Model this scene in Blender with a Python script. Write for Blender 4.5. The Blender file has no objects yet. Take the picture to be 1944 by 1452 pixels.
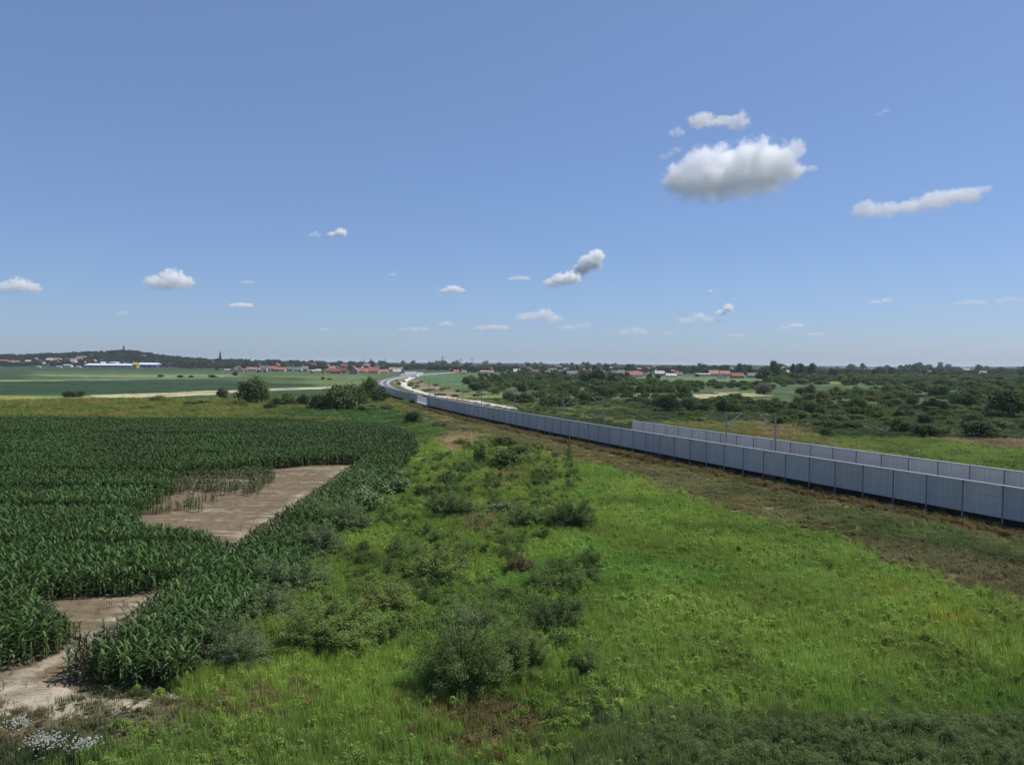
import bpy, bmesh, math, random
import numpy as np
from mathutils import Vector, Matrix

# ---------------------------------------------------------------- camera, sky, sun, exposure
S = bpy.context.scene
COL = S.collection
F = 1500.0                       # focal length in photo pixels (photo 1944 wide)
CAMZ = 15.0
PITCH = math.radians(1.356)
ROLL = math.radians(0.43)
_fw = Vector((0, math.cos(PITCH), -math.sin(PITCH)))
_r0 = Vector((1, 0, 0)); _u0 = _r0.cross(_fw)
_rt = _r0 * math.cos(ROLL) + _u0 * math.sin(ROLL)
_up = _u0 * math.cos(ROLL) - _r0 * math.sin(ROLL)
cam = bpy.data.cameras.new("camera"); camo = bpy.data.objects.new("camera", cam); COL.objects.link(camo)
camo.matrix_world = Matrix(((_rt.x, _up.x, -_fw.x, 0), (_rt.y, _up.y, -_fw.y, 0), (_rt.z, _up.z, -_fw.z, CAMZ), (0, 0, 0, 1)))
cam.sensor_width = 36; cam.lens = 36 * F / 1944; cam.clip_start = 0.5; cam.clip_end = 120000
S.camera = camo

SUN_EL, SUN_AZ = math.radians(61), math.radians(72)     # azimuth clockwise from +Y (ahead), i.e. ahead and to the right
W = bpy.data.worlds.new("World"); S.world = W; W.use_nodes = True
wn, wl = W.node_tree.nodes, W.node_tree.links
bg = wn["Background"]; bg.inputs[1].default_value = 0.1
sky = wn.new("ShaderNodeTexSky"); sky.sky_type = 'NISHITA'; sky.sun_disc = False
sky.sun_elevation = SUN_EL; sky.sun_rotation = SUN_AZ; sky.altitude = 500
sky.air_density = 0.9; sky.dust_density = 1.0; sky.ozone_density = 8
tint = wn.new("ShaderNodeMix"); tint.data_type = 'RGBA'; tint.blend_type = 'MULTIPLY'; tint.inputs[0].default_value = 1
tint.inputs[7].default_value = (1.0, 0.98, 1.07, 1)
wl.new(sky.outputs[0], tint.inputs[6]); veil = wn.new("ShaderNodeMix"); veil.data_type = 'RGBA'; veil.inputs[0].default_value = .2      # thin summer haze high in the air
veil.inputs[7].default_value = (4.1, 6.2, 9.6, 1)
wl.new(tint.outputs[2], veil.inputs[6]); wl.new(veil.outputs[2], bg.inputs[0])
sd = bpy.data.lights.new("sun", 'SUN'); sd.energy = 4.9; sd.angle = math.radians(0.5); sd.color = (1, 0.95, 0.87)
so = bpy.data.objects.new("sun", sd); COL.objects.link(so)
sunv = Vector((math.sin(SUN_AZ) * math.cos(SUN_EL), math.cos(SUN_AZ) * math.cos(SUN_EL), math.sin(SUN_EL)))
so.rotation_euler = sunv.to_track_quat('Z', 'Y').to_euler(); so.location = (0, 0, 200)
S.view_settings.view_transform = 'Standard'; S.view_settings.look = 'None'
S.view_settings.exposure = 0.0; S.view_settings.gamma = 1.0
S.cycles.max_bounces = 72; S.cycles.volume_bounces = 72; S.cycles.diffuse_bounces = 4; S.cycles.transmission_bounces = 4
S.cycles.transparent_max_bounces = 12; S.cycles.glossy_bounces = 2
S.cycles.volume_step_rate = 1.0; S.cycles.volume_max_steps = 256

rng = np.random.default_rng(7)
R = random.Random(11)

# ---------------------------------------------------------------- helpers
def ray(px, py):
    return (_rt * (px - 972) + _up * (726 - py) + _fw * F)
def gp(px, py, z=0.0):
    """ground point seen at photo pixel (px, py), on the level z"""
    d = ray(px, py); t = (z - CAMZ) / d.z
    return Vector((d.x * t, d.y * t, z))
def gxy(px, py, z=0.0):
    p = gp(px, py, z); return (p.x, p.y)
def horizon(px):
    return 690.5 + (px - 972) * math.tan(ROLL)

def _h(i, j, s):
    n = (i * 374761393 + j * 668265263 + s * 144665131) & 0xffffffff
    n = ((n ^ (n >> 13)) * 1274126177) & 0xffffffff
    return ((n ^ (n >> 16)) & 0xffff) / 65535.0
def vn(x, y, s=0):
    x = np.asarray(x, float); y = np.asarray(y, float)
    i = np.floor(x).astype(np.int64); j = np.floor(y).astype(np.int64)
    u = x - i; v = y - j; u = u * u * (3 - 2 * u); v = v * v * (3 - 2 * v)
    a = _h(i, j, s); b = _h(i + 1, j, s); c = _h(i, j + 1, s); d = _h(i + 1, j + 1, s)
    return (a * (1 - u) + b * u) * (1 - v) + (c * (1 - u) + d * u) * v
def fbm(x, y, s=0, o=4):
    t = 0; a = .5; n = 0
    for k in range(o):
        t = t + a * vn(x * 2 ** k, y * 2 ** k, s + k * 7); n += a; a *= .5
    return t / n
def sstep(a, b, x):
    t = np.clip((x - a) / (b - a), 0, 1); return t * t * (3 - 2 * t)
def inside(poly, X, Y):
    c = np.zeros(X.shape, bool); n = len(poly)
    for k in range(n):
        x1, y1 = poly[k]; x2, y2 = poly[(k + 1) % n]
        if y1 == y2: continue
        m = ((Y < y1) != (Y < y2)) & (X < (x2 - x1) * (Y - y1) / (y2 - y1) + x1)
        c ^= m
    return c

def tag(o, label=None, cat=None, group=None, kind=None):
    if label: o['label'] = label
    if cat: o['category'] = cat
    if group: o['group'] = group
    if kind: o['kind'] = kind
    return o
def link(o, parent=None):
    COL.objects.link(o)
    if parent is not None: o.parent = parent
    return o
def mesh(name, V, Fc, mats=(), idx=None, smooth=False):
    m = bpy.data.meshes.new(name)
    V = np.asarray(V, np.float32).reshape(-1, 3)
    if isinstance(Fc, np.ndarray):
        k = Fc.shape[1]; n = len(Fc)
        m.vertices.add(len(V)); m.vertices.foreach_set('co', V.ravel())
        m.loops.add(n * k); m.loops.foreach_set('vertex_index', Fc.astype(np.int32).ravel())
        m.polygons.add(n); m.polygons.foreach_set('loop_start', np.arange(n, dtype=np.int32) * k)
        m.polygons.foreach_set('loop_total', np.full(n, k, np.int32))
    else:
        m.from_pydata([tuple(map(float, v)) for v in V], [], Fc)
    for a in mats: m.materials.append(a)
    if idx is not None: m.polygons.foreach_set('material_index', np.asarray(idx, np.int32))
    m.polygons.foreach_set('use_smooth', np.full(len(m.polygons), smooth))
    m.update(calc_edges=True)
    return m
def vcol(m, C, name='col'):
    C = np.asarray(C, np.float32)
    if C.shape[1] == 3: C = np.c_[C, np.ones(len(C), np.float32)]
    a = m.attributes.new(name, 'FLOAT_COLOR', 'POINT'); a.data.foreach_set('color', C.ravel())
def obj(name, m, parent=None, loc=(0, 0, 0)):
    o = bpy.data.objects.new(name, m); o.location = loc
    return link(o, parent)
def empty(name, loc, rz=0, label=None, cat=None, group=None):
    o = bpy.data.objects.new(name, None); o.location = loc; o.rotation_euler.z = rz; o.empty_display_size = .3
    link(o); return tag(o, label, cat, group)
class MB:
    """collects boxes, tubes and prisms for one mesh"""
    def __init__(s): s.V = []; s.F = []
    def add(s, V, Fc):
        b = len(s.V); s.V += [tuple(v) for v in V]; s.F += [tuple(b + i for i in f) for f in Fc]
    def box(s, x0, x1, y0, y1, z0, z1):
        s.add([(x0, y0, z0), (x1, y0, z0), (x1, y1, z0), (x0, y1, z0), (x0, y0, z1), (x1, y0, z1), (x1, y1, z1), (x0, y1, z1)],
              [(0, 3, 2, 1), (4, 5, 6, 7), (0, 1, 5, 4), (1, 2, 6, 5), (2, 3, 7, 6), (3, 0, 4, 7)])
    def tube(s, pts, rad, n=6, cap=True):
        pts = [Vector(p) for p in pts]; rings = []
        if not isinstance(rad, (list, tuple)): rad = [rad] * len(pts)
        b = len(s.V)
        for i, p in enumerate(pts):
            d = (pts[min(i + 1, len(pts) - 1)] - pts[max(i - 1, 0)]).normalized()
            a = d.cross(Vector((0, 0, 1))) if abs(d.z) < .95 else d.cross(Vector((1, 0, 0)))
            a.normalize(); c = d.cross(a)
            for k in range(n):
                t = 2 * math.pi * k / n
                s.V.append(tuple(p + (a * math.cos(t) + c * math.sin(t)) * rad[i]))
        for i in range(len(pts) - 1):
            for k in range(n):
                s.F.append((b + i * n + k, b + i * n + (k + 1) % n, b + (i + 1) * n + (k + 1) % n, b + (i + 1) * n + k))
        if cap:
            s.F.append(tuple(b + k for k in range(n))[::-1]); e = b + (len(pts) - 1) * n
            s.F.append(tuple(e + k for k in range(n)))
    def mesh(s, name, *mats, smooth=False): return mesh(name, s.V, s.F, mats, smooth=smooth)
    def obj(s, name, mat, parent=None, smooth=False): return obj(name, s.mesh(name, mat, smooth=smooth), parent)

# ---------------------------------------------------------------- materials
def mat(name, col=(.5, .5, .5), rough=.8, spec=.3, metal=0, noise=None, bump=0, bscale=20, rand=0, attr=None, atype='GEOMETRY', trans=0,
        wear=None):
    """noise=(scale, amount): uneven surface colour; rand: per-object value variation; attr: colour attribute"""
    m = bpy.data.materials.new(name); m.use_nodes = True; nt = m.node_tree; N = nt.nodes; L = nt.links
    p = N['Principled BSDF']; p.inputs['Roughness'].default_value = rough; p.inputs['Metallic'].default_value = metal
    p.inputs['Specular IOR Level'].default_value = spec
    if attr:
        a = N.new('ShaderNodeAttribute'); a.attribute_type = atype; a.attribute_name = attr; cur = a.outputs['Color']
        if col is not None:
            q = N.new('ShaderNodeMix'); q.data_type = 'RGBA'; q.blend_type = 'MULTIPLY'; q.inputs[0].default_value = 1
            q.inputs[7].default_value = (*col, 1); L.new(cur, q.inputs[6]); cur = q.outputs[2]
    else:
        a = N.new('ShaderNodeRGB'); a.outputs[0].default_value = (*col, 1); cur = a.outputs[0]
    geo = N.new('ShaderNodeTexCoord'); co = geo.outputs['Object']
    if noise:
        t = N.new('ShaderNodeTexNoise'); t.inputs['Scale'].default_value = noise[0]; t.inputs['Detail'].default_value = 6
        t.inputs['Roughness'].default_value = .65; L.new(co, t.inputs['Vector'])
        r = N.new('ShaderNodeMapRange'); r.inputs[1].default_value = .3; r.inputs[2].default_value = .7
        r.inputs[3].default_value = 1 - noise[1]; r.inputs[4].default_value = 1 + noise[1]; L.new(t.outputs[0], r.inputs[0])
        q = N.new('ShaderNodeVectorMath'); q.operation = 'SCALE'; L.new(cur, q.inputs[0]); L.new(r.outputs[0], q.inputs[3]); cur = q.outputs[0]
    if rand:
        oi = N.new('ShaderNodeObjectInfo'); h = N.new('ShaderNodeHueSaturation')
        r = N.new('ShaderNodeMapRange'); r.inputs[3].default_value = 1 - rand; r.inputs[4].default_value = 1 + rand; L.new(oi.outputs['Random'], r.inputs[0])
        L.new(r.outputs[0], h.inputs['Value'])
        mu = N.new('ShaderNodeMath'); mu.operation = 'MULTIPLY'; mu.inputs[1].default_value = 7.31; L.new(oi.outputs['Random'], mu.inputs[0])
        fr = N.new('ShaderNodeMath'); fr.operation = 'FRACT'; L.new(mu.outputs[0], fr.inputs[0])
        r2 = N.new('ShaderNodeMapRange'); r2.inputs[3].default_value = .5 - rand * .07; r2.inputs[4].default_value = .5 + rand * .07; L.new(fr.outputs[0], r2.inputs[0])
        L.new(r2.outputs[0], h.inputs['Hue']); L.new(cur, h.inputs['Color']); cur = h.outputs[0]
    L.new(cur, p.inputs['Base Color'])
    if bump:
        t = N.new('ShaderNodeTexNoise'); t.inputs['Scale'].default_value = bscale; t.inputs['Detail'].default_value = 5; L.new(co, t.inputs['Vector'])
        b = N.new('ShaderNodeBump'); b.inputs['Strength'].default_value = 1; b.inputs['Distance'].default_value = bump
        L.new(t.outputs[0], b.inputs['Height']); L.new(b.outputs[0], p.inputs['Normal'])
    if trans:
        tr = N.new('ShaderNodeBsdfTranslucent'); L.new(cur, tr.inputs[0]); mx = N.new('ShaderNodeMixShader'); mx.inputs[0].default_value = trans
        out = N['Material Output']; L.new(p.outputs[0], mx.inputs[1]); L.new(tr.outputs[0], mx.inputs[2]); L.new(mx.outputs[0], out.inputs[0])
    return m
# ---------------------------------------------------------------- clouds
def cloud_mat(name, dens, blobs, rag, base):
    """blobs: (centre, radii) of the cloud's lobes; the vapour thins towards their rims and is torn by noise"""
    m = bpy.data.materials.new(name); m.use_nodes = True; nt = m.node_tree; N = nt.nodes; L = nt.links
    N.remove(N['Principled BSDF']); out = N['Material Output']
    v = N.new('ShaderNodeVolumePrincipled'); v.inputs['Color'].default_value = (1, 1, 1, 1); v.inputs['Anisotropy'].default_value = 0.0
    tc = N.new('ShaderNodeTexCoord'); P_ = tc.outputs['Object']; cur = None
    for c, r in blobs:
        a = N.new('ShaderNodeVectorMath'); a.operation = 'SUBTRACT'; L.new(P_, a.inputs[0]); a.inputs[1].default_value = c
        b = N.new('ShaderNodeVectorMath'); b.operation = 'DIVIDE'; L.new(a.outputs[0], b.inputs[0]); b.inputs[1].default_value = r
        l = N.new('ShaderNodeVectorMath'); l.operation = 'LENGTH'; L.new(b.outputs[0], l.inputs[0])
        if cur is None: cur = l.outputs['Value']
        else: q = N.new('ShaderNodeMath'); q.operation = 'SMOOTH_MIN'; q.inputs[2].default_value = .12; L.new(cur, q.inputs[0]); L.new(l.outputs['Value'], q.inputs[1]); cur = q.outputs[0]
    f = N.new('ShaderNodeMath'); f.operation = 'SUBTRACT'; f.inputs[0].default_value = 1; L.new(cur, f.inputs[1])
    t = N.new('ShaderNodeTexNoise'); t.inputs['Scale'].default_value = .015; t.inputs['Detail'].default_value = 8; t.inputs['Roughness'].default_value = .72; L.new(P_, t.inputs['Vector'])
    g = N.new('ShaderNodeMath'); g.operation = 'MULTIPLY_ADD'; g.inputs[1].default_value = 2.3 * rag; L.new(t.outputs[0], g.inputs[0]); L.new(f.outputs[0], g.inputs[2])
    r = N.new('ShaderNodeMapRange'); r.interpolation_type = 'SMOOTHSTEP'; e = 1.15 * rag + .10
    r.inputs[1].default_value = e; r.inputs[2].default_value = e + .42; r.inputs[3].default_value = 0; r.inputs[4].default_value = dens
    L.new(g.outputs[0], r.inputs[0])
    sx = N.new('ShaderNodeSeparateXYZ'); L.new(P_, sx.inputs[0]); zb = N.new('ShaderNodeMapRange'); zb.inputs[1].default_value = base[0]; zb.inputs[2].default_value = base[1]
    zb.inputs[3].default_value = .25; zb.inputs[4].default_value = 1; L.new(sx.outputs[2], zb.inputs[0])
    mu = N.new('ShaderNodeMath'); mu.operation = 'MULTIPLY'; L.new(r.outputs[0], mu.inputs[0]); L.new(zb.outputs[0], mu.inputs[1])
    L.new(mu.outputs[0], v.inputs['Density']); L.new(v.outputs[0], out.inputs['Volume'])
    return m
def ico(sub):
    bm = bmesh.new(); bmesh.ops.create_icosphere(bm, subdivisions=sub, radius=1)
    V = np.array([v.co[:] for v in bm.verts]); Fc = np.array([[v.index for v in f.verts] for f in bm.faces]); bm.free(); return V, Fc
ICO2, ICO3 = ico(2), ico(3)
def cloud(px, py, wpx, hpx, blobs, label, dens=.02, rag=1.0):
    """blobs: (u, v, ru, rv) in the frame of the cloud, u -1..1 along, v -1..1 up"""
    d = ray(px, py).normalized(); el = math.asin(d.z)
    D = min(1100 / math.sin(max(el, .03)), 15000)
    c = Vector((0, 0, CAMZ)) + d * D
    hw, hh = wpx / 2 / F * D, hpx / 2 / F * D
    s = hw / 300                                   # built in units in which half the width is 300
    V = []; Fc = []; b = 0; bl = []
    for (u, v, ru, rv) in blobs:
        cc = np.array([u * 300, R.uniform(-20, 20), v * hh / s]); rr = np.array([ru * 300, min(ru, .6) * 300 * .9, rv * hh / s]) * 1.3
        V.append(ICO2[0] * rr + cc); Fc.append(ICO2[1] + b); b += len(ICO2[0]); bl.append((tuple(cc), tuple(rr)))
    m = mesh('cloud', np.concatenate(V), np.concatenate(Fc), (cloud_mat('cloud_white', (43 * dens * dens + .28 * dens) / s, bl, rag * (1 if wpx > 250 else 1.45), (-hh / s * .75, -hh / s * .1)),))
    o = obj('cloud', m, loc=c); o.scale = (s, s, s); o.rotation_euler.z = -math.atan2(d.x, d.y)
    r = o.modifiers.new('skin', 'REMESH'); r.mode = 'VOXEL'; r.voxel_size = 12
    tag(o, label, 'cloud', 'white cumulus clouds in the blue sky')
    return o
puff = [(-.5, -.1, .45, .6), (.1, .1, .45, .8), (.6, -.1, .35, .55)]
flat = [(-.6, -.1, .4, .55), (-.05, .05, .5, .7), (.55, 0, .45, .6)]
CL = [
 (1392, 325, 262, 112, [(-.62, -.25, .3, .62), (-.35, .1, .32, .68), (-.05, .1, .34, .75), (.25, .25, .34, .7), (.5, .2, .3, .62), (.25, -.35, .42, .5), (-.25, -.4, .5, .48), (.82, .55, .1, .35), (.7, -.1, .2, .35)], 'largest bright white cumulus cloud, flat grey belly, high above the barrier', .023, 1),
 (1362, 232, 112, 40, [(-.45, .25, .42, .6), (.1, .0, .35, .35), (.6, -.25, .35, .6), (.75, .35, .15, .5)], 'ragged thin white cloud just above the largest cloud', .014, 1.2),
 (1285, 252, 30, 24, puff, 'small faint wisp at lower left of the ragged thin cloud', .006, 1.2),
 (1272, 292, 44, 28, [(-.5, -.4, .4, .4), (0, 0, .3, .4), (.5, .5, .4, .35)], 'faint wisp against upper left shoulder of the largest cloud', .005, 1.4),
 (1524, 322, 50, 18, flat, 'faint thin wisp trailing off the right end of the largest cloud', .006, 1.3),
 (1752, 387, 200, 50, [(-.85, -.15, .22, .62), (-.5, -.3, .3, .45), (-.15, -.15, .3, .5), (.2, .1, .32, .55), (.55, .25, .3, .45), (.85, .6, .14, .25)], 'long white cloud tilting up to the right, second largest in the sky', .016, 1),
 (1676, 214, 24, 16, [(-.4, -.4, .4, .4), (.3, .3, .5, .4)], 'tiny lone wisp highest in the sky at right', .004, 1.3),
 (1116, 501, 60, 56, [(.1, .1, .6, .5), (.5, .5, .45, .45), (-.4, -.4, .5, .4), (.45, 0, .4, .4)], 'tall bright cumulus tower, upper end of the climbing cloud over the tracks', .02, 1),
 (1070, 531, 76, 36, [(-.6, -.4, .4, .5), (-.1, .0, .45, .65), (.4, .25, .45, .7)], 'white lower end of the climbing cloud over the tracks', .018, 1),
 (640, 443, 38, 20, [(-.4, -.3, .5, .5), (.35, .15, .55, .75)], 'small white puff high in the sky at left, brighter of a pair', .016, 1),
 (598, 446, 22, 16, puff, 'faint half of the pair of small puffs high at left', .006, 1.2),
 (324, 533, 86, 40, [(-.5, -.2, .45, .55), (.1, .2, .5, .75), (.55, -.05, .35, .5), (-.1, -.4, .7, .4)], 'rounded white cloud above the church hill', .015, 1),
 (38, 544, 68, 34, [(-.5, -.2, .45, .6), (0, .1, .5, .7), (.5, -.1, .4, .5)], 'white cloud near left edge of the view', .012, 1),
 (458, 580, 42, 14, flat, 'small flat white cloud low over the left village', .012, 1),
 (470, 536, 28, 10, flat, 'faint little streak right of the rounded cloud', .006, 1.2),
 (860, 550, 52, 18, [(-.5, -.3, .45, .5), (.0, .2, .5, .7), (.5, -.2, .4, .5)], 'small white cloud over the far curve of the railway', .014, 1),
 (986, 529, 44, 14, flat, 'small flat cloud left of the climbing cloud', .009, 1.1),
 (745, 522, 16, 12, puff, 'tiny wisp between the puff pair and the railway', .005, 1.2),
 (1024, 601, 88, 32, [(-.6, -.1, .4, .5), (-.2, 0, .4, .55), (.2, .3, .4, .7), (.6, -.3, .4, .5)], 'low bumpy white cloud beneath the climbing cloud', .010, 1),
 (935, 622, 66, 16, flat, 'low thin cloud, left of the low bumpy cloud', .008, 1),
 (847, 615, 30, 14, puff, 'low small puff above the pylons', .008, 1),
 (788, 625, 64, 12, flat, 'low thin streak over the far curve of the railway', .006, 1),
 (1096, 620, 72, 22, [(-.5, -.2, .5, .5), (.2, .0, .4, .5), (.4, .5, .25, .45)], 'low faint cloud to the right of the low bumpy cloud', .006, 1),
 (1204, 630, 60, 24, puff, 'low faint cloud over the thicket village', .006, 1),
 (1326, 604, 76, 24, [(-.5, -.4, .5, .5), (.0, .3, .35, .6), (.5, -.35, .5, .5)], 'low two-humped cloud over the red farmhouses', .009, 1),
 (1375, 589, 36, 26, [(-.3, -.4, .6, .45), (.4, .3, .5, .6)], 'small bright cloud leaning up above the two-humped cloud', .014, 1),
 (1348, 553, 12, 8, puff, 'tiny dot of cloud above the small leaning cloud', .010, 1),
 (1504, 620, 44, 16, [(-.5, -.4, .5, .4), (.3, .3, .6, .45)], 'low slanting cloud above the tall trees at right', .009, 1),
 (1674, 572, 42, 12, [(-.3, -.2, .7, .4), (.3, .2, .4, .7)], 'low small flat cloud over the right thicket', .009, 1),
 (1840, 575, 50, 14, flat, 'low pale cloud near right edge, brighter of two', .007, 1),
 (1916, 571, 40, 20, puff, 'low pale cloud nearest the right edge', .005, 1.1),
 (1548, 635, 34, 10, flat, 'lowest faint cloud at right, close to the horizon', .006, 1),
 (1272, 634, 28, 9, flat, 'lowest faint cloud over the red farmhouses', .006, 1),
 (1398, 637, 28, 9, flat, 'lowest faint cloud over the tall trees', .006, 1),
 (232, 595, 20, 12, puff, 'faint round puff just above the church spire', .005, 1),
 (616, 626, 20, 9, puff, 'faint low dot of cloud over the red-roofed village', .006, 1),
]
for c in CL: cloud(*c)
# ---------------------------------------------------------------- terrain and land cover
WP = np.array([(20, 70), (71.8, 46.5), (98.3, 34.6), (122.9, 24.1), (152, 12.9), (190.8, -2.8), (257, -27.4), (318.5, -46.3), (407, -68),
               (465, -80), (600, -103.8), (750, -115), (900, -114), (1065, -106), (1250, -92)])
_pf = np.polyfit(WP[:, 0] / 500, WP[:, 1], 6)
def wallx(y): return np.polyval(_pf, np.asarray(y, float) / 500)
def walldx(y): return (wallx(np.asarray(y) + 1.0) - wallx(np.asarray(y) - 1.0)) / 2
def off(x, y):
    """signed distance from the near barrier's line, positive on the railway side"""
    yy = np.clip(y, 15, 1240)
    return (x - wallx(yy)) / np.sqrt(1 + walldx(yy) ** 2)
def cpt(y, o):
    """point at distance o to the railway side of the barrier line"""
    s = float(walldx(y)); n = math.sqrt(1 + s * s)
    return Vector((float(wallx(y)) + o / n, y - o * s / n, 0))
CREST = np.array([(-900, 12), (-300, 16), (0, 21), (60, 24), (130, 31), (200, 35), (235, 40), (265, 36), (300, 27), (350, 18), (400, 13), (560, 10), (720, 6), (800, 1), (950, 0)])
def terrain(x, y):
    x = np.asarray(x, float); y = np.asarray(y, float)
    d = np.hypot(x, y); yy = np.maximum(y, 1)
    z = (fbm(x / 9, y / 9, 3, 3) - .5) * .35 * sstep(10, 60, d) * (1 - sstep(900, 1500, d))
    o = off(x, y); m = sstep(-2.5, 3.5, o) * (1 - sstep(12.2, 19, o)) * ((y > 12) & (y < 1250))
    z = z * (1 - m) + 1.0 * m
    ang = np.where(y > 100, x / yy * F + 972, -5000)
    cr = np.interp(ang, CREST[:, 0], CREST[:, 1]) * ((y > 100) & (ang > -1500))
    cr = cr * .92
    z = z + cr * sstep(1720, 2350, y) * (1 - sstep(2500, 3400, y))
    z = z + sstep(5500, 8600, d) * (6 + 26 * fbm(np.arctan2(x, y) * 14, d / 5000, 33, 4)) * (1 - sstep(10000, 12500, d))
    return z
def tz(x, y): return float(terrain(np.array([x]), np.array([y]))[0])
def hit(px, py, zoff=0.0):
    """where the sight line through a photo pixel meets the terrain"""
    d = ray(px, py); d = d / d.y
    if py > horizon(px) + 14:
        p = gp(px, py); x, y = p.x, p.y
        for _ in range(3): z = tz(x, y); y = (z - CAMZ) / d.z; x = d.x * y
        return Vector((x, y, z))
    Y = np.geomspace(900, 9000, 700); H = CAMZ + d.z * Y - terrain(d.x * Y, Y); k = np.argmax(H <= 0)
    if not (H <= 0).any(): y = 5000.0
    else: y = float(Y[k])
    return Vector((d.x * y, y, tz(d.x * y, y)))
def P(*pts): return [gxy(x, y) for x, y in pts]

CORN = [(-15.1, 35.5), (-14.8, 60), (-14.8, 100), (-15.4, 130), (-19, 152), (-24, 168), (-54, 191), (-122, 190), (-300, 188), (-300, 30), (-30, 33), (-24.5, 36.5)]
def PZ(*pts): return [gxy(x, y, z) for x, y, z in pts]
SOIL_A = PZ((352, 905, 0), (590, 885, 0), (692, 883, 0), (655, 905, 1.6), (600, 935, 1.6), (560, 963, 1.6), (500, 1003, 1.6), (456, 1026, 1.6), (425, 1012, 1.6), (400, 997, 1.6), (330, 992, 1.6), (270, 991, 1.2), (262, 980, 0), (310, 955, 0))
SOIL_B = PZ((62, 1148, 0), (150, 1136, 0), (300, 1126, 0), (332, 1112, 0), (300, 1142, 1.6), (225, 1195, 1.6), (150, 1258, 1.6), (122, 1302, 1.2), (60, 1318, 0), (-60, 1310, 0), (-60, 1285, 0), (60, 1262, 0), (160, 1216, 0), (172, 1192, .7), (120, 1152, 1.3))
SOIL_C = P((-300, 1290), (0, 1300), (130, 1302), (160, 1320), (300, 1325), (345, 1292), (372, 1262), (385, 1275), (330, 1328), (250, 1356), (0, 1368), (-300, 1375))
SOIL_D = P((762, 826), (782, 822), (796, 842), (790, 850), (776, 842))
SOIL_E = P((803, 862), (810, 852), (806, 872), (784, 888))
THIN = [(-52, 72), (-52, 116), (-37, 113), (-31, 105), (-28.5, 92), (-28, 84), (-31, 78), (-36, 73)]
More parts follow.
